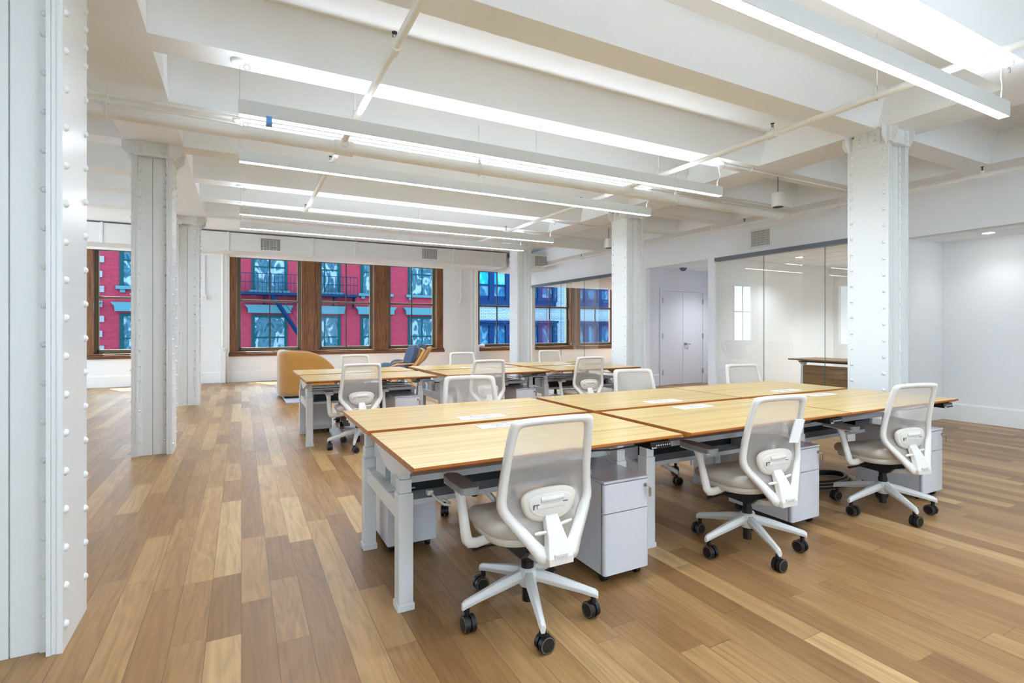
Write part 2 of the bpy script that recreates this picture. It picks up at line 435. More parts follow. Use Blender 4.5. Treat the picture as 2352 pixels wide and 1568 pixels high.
for i in range(1, 4, 2): w.box(xs[i], xs[i + 1], -3.4, -3.2, 0, .7).box(xs[i], xs[i + 1], -3.4, -3.2, 3.1, ZS)  # openings added behind the camera as daylight fill for the foreground
struct(w.build('wall_back', 'wall'))

# right side: partition with recess and glass, alcove with dropped ceiling
YA = 3.83
p = MB()
p.box(XP, XP + .12, YA, 15.0, 2.69, ZB + .02)          # above glass / recess
p.box(XP, XP + .12, -3.2, YA, 2.575, ZB + .02)         # soffit over alcove
p.box(XP, XP + .14, 7.08, 7.26, 0, 2.69)               # post between glass and recess
p.box(XP, XP + .12, 9.03, 9.2, 0, 2.69)                # post after recess
p.box(XP, XP + .12, 14.25, 14.62, 0, 2.69)
p.box(XP, XP + .12, YA + .12, 4.05, 0, 2.69)
struct(p.build('wall_partition', 'wall'))
struct(MB().box(XP, 9.14, YA, YA + .12, 0, 2.7).build('wall_alcove_far', 'wall'))
struct(MB().box(9.14, 9.26, -3.2, YA + .12, 0, 2.7).build('wall_alcove_right', 'wall'))
ac = MB().box(XP + .1, 9.2, -3.2, YA + .05, 2.575, 2.62)
for y in (-1.6, -.4, .8, 2.0, 3.2): ac.box(XP + .12, 9.14, y - .003, y + .003, 2.5735, 2.58, 1)
ac.box(8.62, 8.626, -3.2, YA, 2.5735, 2.58, 1)
struct(ac.build('ceiling_alcove', ['ceil', 'door']))
bb = MB()
bb.prism([(9.14, 0), (9.12, 0), (9.12, .23), (9.13, .25), (9.14, .25)], 'y', -3.0, YA)
struct(bb.build('baseboard_right', 'trimw'))
bb = MB().prism([(YA, 0), (YA - .02, 0), (YA - .02, .23), (YA - .01, .25), (YA, .25)], 'x', XP, 9.14)
struct(bb.build('baseboard_alcove', 'trimw'))
# rooms behind the glass
struct(MB().box(12.0, 12.15, YA, YW, 0, 2.8).build('wall_glass_rooms_right', 'wall'))
struct(MB().box(XP + .12, 12.0, YA + .12, YA + .2, 0, 2.8).build('wall_near_room_side', 'wall'))
struct(MB().box(XP + .14, 12.0, 7.1, 7.22, 0, 2.8).build('wall_near_room_far', 'wall'))
struct(MB().box(XP + .12, 12.0, 9.06, 9.18, 0, 2.75).build('wall_recess_far', 'door'))
rc = MB().box(XP + .1, 12.0, 7.2, 9.1, 2.72, 2.76)
rc.box(XP + .12, 12, 8.1, 8.106, 2.716, 2.722, 1).box(9.4, 9.406, 7.22, 9.06, 2.716, 2.722, 1)
struct(rc.build('ceiling_recess', ['ceil', 'door']))
for nm, y0, y1 in (('ceiling_near_room', YA + .15, 7.15), ('ceiling_far_room', 9.1, YW)):
    q = MB().box(XP + .1, 12.05, y0, y1, 2.70, 2.74)
    for k in range(1, 6): q.box(XP + .13 + k * .61, XP + .136 + k * .61, y0, y1, 2.697, 2.702, 1)
    for k in range(1, int((y1 - y0) / .61) + 1): q.box(XP + .12, 12, y0 + k * .61, y0 + k * .61 + .006, 2.697, 2.702, 1)
    struct(q.build(nm, ['ceil', 'door']))
struct(MB().box(10.42, 10.5, 7.2, 9.06, 0, 2.74).build('wall_recess_right', 'door'))
tr = MB().prism([(9.06, 0), (9.04, 0), (9.04, .25), (9.05, .265), (9.06, .265)], 'x', XP + .12, 8.56)
tr.prism([(9.06, 0), (9.04, 0), (9.04, .25), (9.05, .265), (9.06, .265)], 'x', 10.05, 10.42)
struct(tr.build('baseboard_recess', 'door'))

# double door in the recess
d = empty('door_1', (9.31, 9.06, 0), kind='structure')
fr = MB()
for x in (-.72, .66): fr.box(x, x + .06, -.03, .02, 0, 2.26)
fr.box(-.66, .66, -.03, .02, 2.2, 2.26)
fr.build('door_frame', 'door', d)
for sx, x0, x1 in ((-1, -.655, -.004), (1, .004, .655)):
    lf = MB().box(x0, x1, -.015, .02, .01, 2.195).build('door_leaf', 'door', d, bevel=.002)
    hb = MB()
    for z in (.3, 1.15, 1.98): hb.box(sx * .655 - .012, sx * .655 + .012, -.036, -.012, z - .06, z + .06)
    hb.build('hinge', 'chrome', lf)
    if sx > 0:
        h = MB().cyl((.07, -.015, .96), (.07, -.05, .96), .032, 16).cyl((.07, -.05, .96), (.07, -.075, .96), .012, 8)
        h.tube([(.07, -.07, .96), (.10, -.075, .96), (.19, -.075, .955)], .011, 8)
        h.tube([(.1, -.05, .93), (.12, -.06, .9), (.13, -.05, .85), (.11, -.05, .83), (.1, -.05, .86)], .003, 5)
        h.build('door_handle', 'chrome', lf)

# glass partitions (panels are parts of one glazed wall each)
def glazed(name, y0, y1, cuts, label):
    g = empty(name, (XP, y0, 0), label=label, cat='glass wall')
    MB().box(-.03, .09, 0, y1 - y0, 2.62, 2.69).build('header_channel', 'hbar', g)
    MB().box(.0, .06, 0, y1 - y0, 0, .05).build('floor_channel', 'hbar', g)
    ys = [y0] + cuts + [y1]
    for i in range(len(ys) - 1):
        a, b2 = ys[i] - y0 + .003, ys[i + 1] - y0 - .003
        pn = MB().add([(.03, a, .05), (.03, b2, .05), (.03, b2, 2.62), (.03, a, 2.62)], [(0, 1, 2, 3)]).build('glass_panel', 'pglass', g)
        if i: MB().box(.025, .035, a - .006, a, .05, 2.62).build('panel_edge', 'pedge', pn)
    return g
glazed('glass_partition', 4.05, 7.08, [4.97, 6.05], 'clear glass wall with grey header beside the riveted column, white room behind')
glazed('glass_partition', 9.2, 14.25, [10.2, 11.45, 12.6, 13.4], 'clear glass wall at the far end with street windows showing through it')

# ------------------------------------------------------------------ windows
def sash(root, x0, x1, z0=.76, z1=3.14, y=14.74, muntin=True):
    zr = 2.03
    f = MB()
    f.box(x0, x0 + .09, y, y + .07, z0, z1).box(x1 - .09, x1, y, y + .07, z0, z1)
    f.box(x0 + .05, x1 - .05, y, y + .07, z0, z0 + .085).box(x0 + .05, x1 - .05, y, y + .07, z1 - .04, z1)
    f.build('sash_frame', 'olive', root, bevel=.006)
    f = MB().box(x0 + .04, x1 - .04, y - .02, y + .05, zr - .025, zr + .03)
    f.build('meeting_rail', 'olive', root, bevel=.005)
    if muntin:
        xm = (x0 + x1) / 2
        MB().box(xm - .012, xm + .012, y + .01, y + .05, z0 + .05, zr - .02).box(xm - .012, xm + .012, y + .01, y + .05, zr + .02, z1 - .03).build('muntin', 'blackw', root)
    for a, b2 in ((z0 + .055, zr - .025), (zr + .03, z1 - .04)):
        MB().add([(x0 + .05, y + .03, a), (x1 - .05, y + .03, a), (x1 - .05, y + .03, b2), (x0 + .05, y + .03, b2)], [(0, 1, 2, 3)]).build('pane', 'pane', root)

def window_group(n, x0, x1, posts, sashes):
    r = empty('window_%d' % n, (0, 0, 0), kind='structure')
    s = MB().box(x0 - .02, x1 + .03, YW - .05, YW + .16, ZO0 - .005, ZO0 + .075)
    s.box(x0 - .01, x1 + .02, YW - .03, YW + .16, ZO0 + .075, ZO0 + .11)
    s.build('sill', 'brownsill', r, bevel=.012, seg=2)
    MB().box(x0, x1, YW + .1, YW + .3, ZO0 + .08, .775).build('sub_sill', 'blackw', r)
    for a, b2 in posts:
        f = MB().box(a, b2, YW + .0, YW + .13, ZO0 + .1, ZO1 + .02)
        if b2 - a > .25:
            f.box(a + .05, a + .075, YW - .014, YW, ZO0 + .12, ZO1).box(b2 - .075, b2 - .05, YW - .014, YW, ZO0 + .12, ZO1)
            f.box(a + .1, b2 - .1, YW - .01, YW, ZO0 + .2, ZO1)
        f.build('casing_post', 'brownwood', r, bevel=.008)
    for a, b2 in sashes: sash(r, a, b2)
    return r
window_group(1, -3.05, -1.45, [(-3.05, -2.95), (-1.56, -1.45)], [(-2.95, -1.56)])
window_group(2, -.26, 5.32, [(-.26, -.1), (1.40, 1.83), (3.28, 3.69), (5.12, 5.32)], [(-.1, 1.40), (1.83, 3.28), (3.69, 5.12)])
window_group(3, 6.45, 7.9, [(6.45, 6.5), (7.85, 7.9)], [(6.48, 7.87)])
window_group(4, 8.34, 11.8, [(8.34, 8.4), (9.88, 10.26), (11.72, 11.8)], [(8.38, 9.88), (10.26, 11.74)])

# ------------------------------------------------------------------ riveted steel columns
def make_column():
    r = empty('steel_column', (0, 0, 0), cat='column')
    hx, hy, H = .178, .188, ZB
    for sx in (-1, 1):
        f = MB()
        x0, x1 = sorted((sx * (hx - .018), sx * hx)); f.box(x0, x1, -hy, hy, 0, H - .02)
        x0, x1 = sorted((sx * (hx - .036), sx * (hx - .0185))); f.box(x0, x1, -hy + .004, hy - .004, 0, H - .02)
        x0, x1 = sorted((sx * (hx - .052), sx * (hx - .037))); f.box(x0, x1, -hy, hy, 0, H - .02)
        for sy in (-1, 1):
            z = .10 + (0 if sy < 0 else .07)
            while z < H - .16:
                f.dome((sx * hx, sy * .148, z), (sx, 0, 0), .017, .014)
                z += .158 if z < H - .75 else .085
        f.build('flange_plate', 'steel', r)
    for sy in (-1, 1):
        g = MB(); yo = sy * .135
        a, b2 = sorted((yo - sy * .012, yo))
        g.box(-.126, -.003, a, b2, 0, H - .02).box(.003, .126, a, b2, 0, H - .02)
        a, b2 = sorted((yo - sy * .03, yo - sy * .014)); g.box(-.126, .126, a, b2, 0, H - .02)
        a, b2 = sorted((yo, yo + sy * .011))
        for sx in (-1, 1):
            x0, x1 = sorted((sx * .126, sx * .096)); g.box(x0, x1, a, b2, 0, H - .02)
            z = .15
            while z < H - .16:
                g.dome((sx * .110, yo + sy * .011, z), (0, sy, 0), .0125, .013)
                z += .158 if z < H - .75 else .085
        g.build('web_plate', 'steel', r)
    k = MB()
    for sy in (-1, 1):
        a, b2 = sorted((sy * .146, sy * .205))
        k.box(-.19, .19, a, b2, H - .14, H + .01)
        for sx in (-1, 1):
            x = sx * .115
            a, b2 = sorted((sy * .205, sy * .213)); k.box(x - .04, x + .04, a, b2, H - .15, H + .01)
            for z in (H - .10, H - .045): k.dome((x - sx * .018, sy * .213, z), (0, sy, 0), .015, .012)
            k.prism([(sy * .205, H - .15), (sy * .255, H - .08), (sy * .255, H + .01), (sy * .205, H + .01)], 'x', x + sx * .032 - .005, x + sx * .032 + .005)
    for sx in (-1, 1):
        a, b2 = sorted((sx * .178, sx * .19)); k.box(a, b2, -.12, .12, H - .14, H + .01)
        for sy in (-1, 1):
            y = sy * .17
            k.prism([(sx * .18, H - .17), (sx * .26, H - .09), (sx * .26, H + .01), (sx * .18, H + .01)], 'y', y - .006, y + .006)
            a, b2 = sorted((sx * .25, sx * .26))
        k.prism([(sx * .18, H - .14), (sx * .24, H - .07), (sx * .24, H + .01), (sx * .18, H + .01)], 'y', -.006, .006)
        for y in (-.07, .07):
            for z in (H - .10, H - .045): k.dome((sx * .19, y, z), (sx, 0, 0), .015, .012)
    k.build('column_cap', 'steel', r)
    return r
col0 = make_column()
XL_, XR_ = -.824, 5.648
cols = [((XL_, 2.905), 'white riveted steel column nearest the camera, filling the left edge of the picture'),
        ((XL_, 6.695), 'white riveted steel column, middle of the left row, on open plank floor'),
        ((XL_, 10.63), 'white riveted steel column, farthest of the left row, half hidden behind the next'),
        ((XR_, 2.905), 'white riveted steel column rising behind the right end of the near desks'),
        ((XR_, 6.695), 'white riveted steel column between the far desks and the grey double door'),
        ((XR_, 10.40), 'white riveted steel column in front of the right-hand street window')]
for i, ((x, y), l) in enumerate(cols):
    if i == 0: o = col0; o.location = (x, y, 0); tag(o, l, 'column', 'riveted steel columns')
    else: o = dup(col0, (x, y, 0), 0, l, 'riveted steel columns')

# ------------------------------------------------------------------ desks
DW, DD, DZ = 1.44, .775, .77
def make_desk():
    """front-row desk: user side at -y, shared gap at +y; origin at left front corner on the floor"""
    r = empty('standing_desk', (0, 0, 0), cat='desk')
    t = MB()
    zt, zb = DZ, DZ - .026
    # top slab with undercut front edge and edge band faces
    prof = [(0, zt), (DD, zt), (DD, zb), (.03, zb), (0, zt - .012)]
    n = len(prof)
    vs = [(0, a, b2) for a, b2 in prof] + [(DW, a, b2) for a, b2 in prof]
    t.add(vs, [(0, n, n + 1, 1)], 0)
    t.add(vs, [(1, n + 1, n + 2, 2), (2, n + 2, n + 3, 3), (3, n + 3, n + 4, 4), (4, n + 4, n, 0), tuple(range(n)), tuple(range(n, 2 * n))[::-1]], 1)
    top = t.build('tabletop', ['wood', 'edge'], r)
    g = MB().box(.565, .865, DD - .172, DD - .068, zt, zt + .004)
    gg = g.build('cable_cover', 'trimw', r, bevel=.0015)
    MB().box(.65, .78, DD - .105, DD - .099, zt + .003, zt + .0046).box(.66, .79, DD - .142, DD - .136, zt + .003, zt + .0046).build('slot', 'gdark', gg)
    yc = .43
    for x in (.045, DW - .115):
        l = MB()
        l.box(x, x + .07, yc - .038, yc + .038, 0, .548)
        l.box(x - .006, x + .076, yc - .044, yc + .044, 0, .032)
        l.box(x + .006, x + .064, yc - .032, yc + .032, .548, .612)
        l.box(x + .012, x + .058, yc - .026, yc + .026, .612, DZ - .05)
        l.build('leg', 'legm', r, bevel=.003)
        b2 = MB().prism([(yc - .34, DZ - .028), (yc - .33, DZ - .045), (yc - .06, DZ - .115), (yc + .05, DZ - .115), (DD - .06, DZ - .045), (DD - .03, DZ - .028)], 'x', x - .033, x + .0)
        b2.build('support_arm', 'legm', r)
        f = MB().box(x + .012, x + .055, yc + .038, DD + .04, .405, .49)
        f.build('crossbar', 'legm', r, bevel=.003)
    # rear cable tray
    c = MB()
    c.box(.12, DW - .12, DD - .30, DD - .03, .598, .604)
    c.box(.12, DW - .12, DD - .305, DD - .30, .572, .604)
    c.box(.12, DW - .12, DD - .28, DD - .12, .47, .476).box(.12, DW - .12, DD - .285, DD - .28, .456, .482)
    tr_ = c.build('cable_tray', 'tray', r)
    for x in (.32, .72, 1.12): MB().lathe([(.04, 0), (.04, .0015)], (x, DD - .235, .6042), 14, sy=.4).build('oval_slot', 'gdark', tr_)
    MB().box(.12, DW - .12, DD - .13, DD - .125, .476, .598).build('tray_back', 'dark', r)
    for x in (.1, DW - .14): MB().box(x, x + .04, DD - .2, DD - .02, .49, .60).build('tray_bracket', 'tray', r)
    # handset
    hs = MB().prism([(.012, DZ - .027), (.14, DZ - .027), (.14, DZ - .06), (.004, DZ - .06)], 'x', DW - .21, DW - .075)
    hh = hs.build('height_control', 'gloss', r, bevel=.002)
    bt = MB()
    for k in range(7):
        x = DW - .175 + k * .0145
        bt.box(x, x + .0045, .0045, .009, DZ - .046, DZ - .041)
    bt.build('button', 'ink', hh)
    text_obj('lettering', 'Branch', .0115, 'ink', hh, (DW - .19, .0045, DZ - .053), (PI / 2, 0, 0), .0005)
    # hanging cable under the front
    k = MB(); pts = [(DW - .14, .1, DZ - .05), (DW - .22, .14, DZ - .07), (DW - .32, .18, DZ - .085), (DW - .45, .22, DZ - .085), (DW - .55, .28, DZ - .06), (DW - .6, .32, DZ - .03)]
    k.tube(pts, .004, 6); k.build('cord', 'dark', r)
    return r
desk0 = make_desk()
def place_desk(i, x, y, flip, label, group):
    rz = PI if flip else 0
    loc = (x + (DW if flip else 0), y + (DD if flip else 0), 0)
    if i == 0:
        desk0.location = loc; desk0.rotation_euler = (0, 0, rz); return tag(desk0, label, 'desk', group)
    return dup(desk0, loc, rz, label, group)
NX = [.603, 2.105, 3.56]; FXs = [.60, 2.17, 3.70]
NY, FY = 1.986, 5.80
nl = ['desk nearest the camera, left end of the near bench front row', 'middle desk of the near front row, between two office chairs', 'right-hand desk of the near front row, corner jutting past the column']
bl = ['back-row desk of the near bench, at its left end', 'middle desk of the near bench back row', 'back-row desk of the near bench beside the riveted column and glass wall']
k = 0
for x, l in zip(NX, nl): place_desk(k, x, NY, False, 'pale wooden ' + l, 'desks of the near bench'); k += 1
for x, l in zip(NX, bl): place_desk(k, x, NY + DD + .07, True, 'pale wooden ' + l, 'desks of the near bench'); k += 1
fl = ['pale wooden desk at the left end of the far bench, camera side', 'pale wooden desk in the middle of the far bench, camera side', 'pale wooden desk at the right end of the far bench, camera side']
gl_ = ['pale wooden desk at the left end of the far bench, beside the mustard armchair', 'pale wooden desk in the middle of the far bench, window side', 'pale wooden desk at the right end of the far bench, window side']
for x, l in zip(FXs, fl): place_desk(k, x, FY, False, l, 'desks of the far bench'); k += 1
for x, l in zip(FXs, gl_): place_desk(k, x, FY + DD + .09, True, l, 'desks of the far bench'); k += 1

# ------------------------------------------------------------------ office chairs
def yb(z):
    T = [(.30, -.265), (.36, -.262), (.45, -.220), (.54, -.175), (.60, -.166), (.68, -.172), (.80, -.197), (.96, -.24)]
    for (a, ya), (b2, y2) in zip(T, T[1:]):
        if z <= b2: return ya + (y2 - ya) * (z - a) / (b2 - a)
    return T[-1][1]
def smooth_closed(pts, it=2):
    for _ in range(it):
        q = []
        for i in range(len(pts)):
            a, b2 = pts[i], pts[(i + 1) % len(pts)]
            q += [(a[0] * .75 + b2[0] * .25, a[1] * .75 + b2[1] * .25), (a[0] * .25 + b2[0] * .75, a[1] * .25 + b2[1] * .75)]
        pts = q
    return pts
def make_chair(base_phase):
    r = empty('office_chair', (0, 0, 0), cat='chair')
    hub = MB().lathe([(.034, .13), (.05, .15), (.052, .185), (.04, .212), (.026, .216)], seg=18)
    hub.build('base_hub', 'whiteb', r)
    for k in range(5):
        a = base_phase + k * 2 * PI / 5
        R = Matrix.Rotation(a, 3, 'Z')
        def P(x, y, z): return R @ Vector((x, y, z))
        secs = [(.03, .029, .160, .208), (.12, .025, .140, .188), (.25, .018, .112, .150), (.312, .0155, .096, .132), (.326, .011, .090, .122)]
        rr = []
        for x, hw, z0, z1 in secs:
            rr.append([P(x, -hw * .7, z0), P(x, hw * .7, z0), P(x, hw, z0 + (z1 - z0) * .5), P(x, hw * .45, z1), P(x, -hw * .45, z1), P(x, -hw, z0 + (z1 - z0) * .5)])
        L = MB().rings(rr, sm=False)
        leg = L.build('base_leg', 'whiteb', r, bevel=.003)
        c = MB(); o = P(.303, 0, 0); d = Matrix.Rotation(a + .9 + k * .35, 3, 'Z') @ Vector((1, 0, 0)); n = Vector((-d.y, d.x, 0))
        c.cyl(o + Vector((0, 0, .068)), o + Vector((0, 0, .1)), .012, 10)
        wc = o + d * .014 + Vector((0, 0, .036))
        for s_ in (-1, 1):
            c.cyl(wc + n * s_ * .005, wc + n * s_ * .025, .036, 20)
            c.cyl(wc + n * s_ * .024, wc + n * s_ * .0262, .0325, 20, 1); c.cyl(wc + n * s_ * .026, wc + n * s_ * .0275, .029, 20)
        c.cyl(wc - n * .006, wc + n * .006, .028, 14)
        c.build('caster', ['dark', 'ring'], leg)
    g = MB().cyl((0, 0, .205), (0, 0, .31), .024, 16).cyl((0, 0, .205), (0, 0, .245), .029, 16).cyl((0, 0, .06), (0, 0, .21), .024, 16)
    g.build('gas_lift', 'dark', r)
    m = MB().prism([(-.14, .345), (-.09, .30), (.10, .30), (.15, .36), (.15, .375), (-.14, .375)], 'x', -.085, .085)
    m.tube([(-.08, .03, .335), (-.18, .05, .325), (-.25, .06, .318)], [.009, .009, .016], 8, flat=(.5, 1))
    m.build('tilt_mechanism', 'dark', r, bevel=.004)
    def sup(hw, hd, z, cy=.045, n=3.2, N=36):
        out = []
        for i in range(N):
            t = 2 * PI * i / N; c_, s_ = math.cos(t), math.sin(t)
            x = hw * math.copysign(abs(c_) ** (2 / n), c_); y = hd * math.copysign(abs(s_) ** (2 / n), s_)
            zz = z - .035 * max(0, (y - .10) / .14) ** 2 + .008 * (abs(x) / .24) ** 2 + .01 * max(0, (-y - .1) / .13)
            out.append((x, y + cy, zz))
        return out
    MB().rings([sup(.185, .185, .366), sup(.21, .205, .372), sup(.22, .212, .398), sup(.215, .21, .406)]).build('seat_shell', 'whitep', r)
    MB().rings([sup(.214, .214, .404), sup(.230, .226, .413), sup(.237, .233, .435), sup(.233, .23, .452), sup(.218, .216, .466), sup(.17, .17, .470), sup(.08, .08, .468), sup(.01, .01, .467)]).build('seat', 'seat', r)
    # back frame ring
    half = [(0, .948), (.10, .947), (.165, .945), (.190, .940), (.203, .925), (.208, .895), (.216, .80), (.228, .67), (.236, .60), (.236, .565), (.222, .53), (.175, .468), (.12, .395), (.095, .352), (.07, .340), (0, .338)]
    out = half + [(-x, z) for x, z in half[-2:0:-1]]
    inner = [(0, .916), (.10, .915), (.145, .913), (.160, .908), (.168, .897), (.172, .875), (.180, .80), (.190, .67), (.196, .605), (.195, .575), (.185, .553), (.135, .497), (.085, .436), (.06, .41), (.045, .402), (0, .40)]
    inn = inner + [(-x, z) for x, z in inner[-2:0:-1]]
    O_, I_ = smooth_closed(out, 1), smooth_closed(inn, 1)
    N = len(O_); rr = []
    for i in range(N):
        (xo, zo), (xi, zi) = O_[i], I_[i]
        yo, yi = yb(zo), yb(zi)
        mx_, mz = (xo * .5 + xi * .5), (zo * .5 + zi * .5)
        rr.append([(xo, yo + .012, zo), (xo * 1.0, yo - .008, zo), (mx_, yb(mz) - .02, mz), (xi, yi - .006, zi), (xi, yi + .008, zi), (mx_, yb(mz) + .016, mz)])
    fr = MB().rings(rr + [rr[0]], cap=False)
    fr.build('backrest_frame', 'whitep', r)
    ms = MB(); c0 = (0, yb(.66) + .004, .66)
    c0 = (0, 0, .66)
    rg = [[(c0[0] + (x * 1.02 - c0[0]) * f, yb(c0[2] + (z - c0[2]) * f) + .004 + .012 * (1 - f), c0[2] + (z * 1.0 - c0[2]) * f) for x, z in I_] for f in (1.0, .75, .5, .25, .001)]
    ms.rings(rg, cap=False); ms.build('backrest_mesh', 'mesh', r)
    # spine
    sp = MB()
    zs = [(.545, .028, .012), (.52, .034, .022), (.45, .046, .03), (.37, .066, .028), (.342, .064, .024)]
    sp.rings([[(-hw, yb(z) - .004, z), (-hw * .92, yb(z) - th - .008, z), (hw * .92, yb(z) - th - .008, z), (hw, yb(z) - .004, z)] for z, hw, th in zs], sm=False)
    secs = [(-.262, .35, .052, .012), (-.235, .333, .058, .02), (-.17, .315, .06, .02), (-.10, .305, .055, .02), (-.03, .30, .045, .018)]
    sp.rings([[(-hw, y, z), (hw, y, z), (hw, y + .004, z + .03), (-hw, y + .004, z + .03)] for y, z, hw, th in secs], sm=False)
    spo = sp.build('back_support', 'whitep', r, bevel=.004)
    MB().tube([(-.03, -.236, .462), (-.07, -.23, .46), (-.092, -.226, .458)], [.007, .009, .006], 8).build('tension_knob', 'whitep', spo)
    MB().tube([(.03, -.228, .482), (.07, -.222, .485), (.098, -.216, .487)], [.007, .008, .006], 8).build('tension_knob', 'whitep', spo)
    MB().box(-.034, .034, yb(.375) - .0405, yb(.375) - .033, .362, .386).build('nameplate', 'whitep', spo, bevel=.002)
    text_obj('lettering', 'Branch', .018, 'emboss', spo, (0, yb(.375) - .0412, .374), (PI / 2, 0, 0), .0008)
    # lumbar pad
    def pad(hw, hh, y, n=2.7, N=32, zc=.566):
        hw *= 1.08; hh *= 1.15
        o = []
        for i in range(N):
            t = 2 * PI * i / N; c_, s_ = math.cos(t), math.sin(t)
            x = hw * math.copysign(abs(c_) ** (2 / n), c_); z = hh * math.copysign(abs(s_) ** (2 / n), s_)
            x *= 1 + .15 * (z / hh)
            o.append((x, y - .02 * (1 - (x / .13) ** 2) * .3, zc + z))
        return o
    y0 = yb(.566)
    lp = MB().rings([pad(.108, .052, y0 - .006), pad(.122, .063, y0 - .012), pad(.122, .063, y0 - .024), pad(.112, .054, y0 - .03), pad(.09, .04, y0 - .031)]).build('lumbar_pad', 'lumb', r)
    MB().rings([pad(.098, .044, y0 - .030), pad(.095, .042, y0 - .035), pad(.05, .02, y0 - .0355)]).tube([(-.05, y0 - .034, .592), (0, y0 - .042, .594), (.06, y0 - .034, .594)], .015, 8).box(-.07, .07, y0 - .046, y0 - .03, .556, .572).build('lumbar_shell', 'whitep', lp, bevel=.002)
    MB().box(-.088, -.06, y0 - .044, y0 - .036, .5725, .5745).box(-.088, -.086, y0 - .044, y0 - .036, .555, .5745).build('slot', 'gdark', lp); MB().box(.058, .082, y0 - .044, y0 - .036, .5725, .5745).build('slot', 'gdark', lp)
    # arms
    for s_ in (-1, 1):
        a = MB()
        pts = [(s_ * .17, .02, .376), (s_ * .25, .02, .366), (s_ * .280, .022, .370), (s_ * .294, .024, .388), (s_ * .299, .028, .42), (s_ * .302, .065, .54), (s_ * .302, .085, .60)]
        a.tube(pts, [.02, .022, .023, .023, .022, .019, .026], 10, flat=(1.1, .7))
        a.box(s_ * .302 - .035, s_ * .302 + .035, -.02, .2, .597, .606)
        ar = a.build('armrest', 'whitep', r)
        MB().prism([(s_ * .302 - .042, -.03), (s_ * .302 - .045, .1), (s_ * .302 - .036, .20), (s_ * .302 - .018, .222), (s_ * .302 + .018, .222), (s_ * .302 + .036, .20), (s_ * .302 + .045, .1), (s_ * .302 + .042, -.03), (s_ * .302 + .03, -.045), (s_ * .302 - .03, -.045)], 'z', .606, .634, sm=False).build('arm_pad', 'armp', ar, bevel=.012, seg=3)
    return r
deg = math.radians
chair0 = make_chair(deg(36))
def place_chair(i, x, y, yaw, label, group, sc=1.0):
    if i == 0: o = chair0; o.location = (x, y, 0); o.rotation_euler = (0, 0, deg(yaw)); tag(o, label, 'chair', group)
    else: o = dup(chair0, (x, y, 0), deg(yaw), label, group)
    return o
CH = [(1.18, 2.105, 0, 'white mesh office chair in the foreground, nearest the camera'),
      (2.70, 2.11, -4, 'white mesh office chair pulled up to the middle desk of the near front row'),
      (4.13, 2.09, -10, 'white mesh office chair at the right-hand desk of the near front row'),
      (1.56, 3.60, 166, 'white mesh office chair behind the near bench, leftmost, only its back top showing'),
      (3.20, 3.53, 172, 'white mesh office chair behind the near bench, in front of the grey door'),
      (4.70, 3.55, 168, 'white mesh office chair behind the near bench, against the glass wall'),
      (1.155, 5.93, 0, 'white mesh office chair at the left desk of the far bench, back to the camera'),
      (2.68, 5.93, -3, 'white mesh office chair at the middle desk of the far bench, back to the camera'),
      (4.19, 5.92, -6, 'white mesh office chair at the right desk of the far bench, back to the camera'),
      (1.45, 7.47, 180, 'white mesh office chair beyond the far bench, beside the mustard armchair'),
      (3.12, 7.50, 177, 'white mesh office chair beyond the far bench, in the middle'),
      (4.74, 7.48, 174, 'white mesh office chair beyond the far bench, in front of the far glass wall')]
for i, (x, y, a, l) in enumerate(CH): place_chair(i, x, y, a, l, 'white mesh office chairs around the desk benches')
# label card tied behind the middle chair
lb = MB().prism([(-.03, 0), (.03, .012), (.03, .15), (-.03, .14)], 'y', -.004, .004).build('paper_tag', 'trimw', None, bevel=.002, loc=(2.815, 1.895, .66))
lb.rotation_euler = (deg(6), deg(14), deg(-14)); tag(lb, 'white card tag hanging behind the mesh back of the middle near chair', 'tag')

# ------------------------------------------------------------------ pedestal cabinets
def make_cabinet():
    r = empty('drawer_pedestal', (0, 0, 0), cat='cabinet')
    w2, dp = .148, .50
    MB().box(-w2, w2, .022, dp, .05, .522).build('body', 'cab', r, bevel=.004)
    MB().box(-w2 - .001, w2 + .001, .0, dp + .001, .522, .535).build('lid', 'cabtop', r, bevel=.004)
    def rf(z0, z1):
        a = [(-w2, .03), (-w2, .012), (-w2 + .004, .004), (-w2 + .014, 0), (w2 - .014, 0), (w2 - .004, .004), (w2, .012), (w2, .03)]
        return MB().prism(a, 'z', z0, z1, sm=True)
    d1 = rf(.372, .519).build('drawer', 'cab', r); rf(.052, .367).build('drawer', 'cab', r)
    MB().cyl((w2 - .028, .001, .488), (w2 - .028, -.006, .488), .010, 14).build('lock', 'chrome', d1)
    MB().tube([(w2 - .028, -.006, .488), (w2 - .02, -.02, .485), (w2 - .012, -.022, .478)], .003, 6).box(w2 - .02, w2 - .004, -.024, -.02, .43, .476).build('key', 'chrome', d1)
    c = MB()
    for x in (-.11, .11):
        for y in (.06, .44): c.cyl((x - .012, y, .026), (x + .012, y, .026), .026, 14).box(x - .016, x + .016, y - .016, y + .016, .03, .052)
    c.box(-.12, .12, .05, .45, .03, .05)
    c.build('caster', 'dark', r)
    return r
cab0 = make_cabinet()
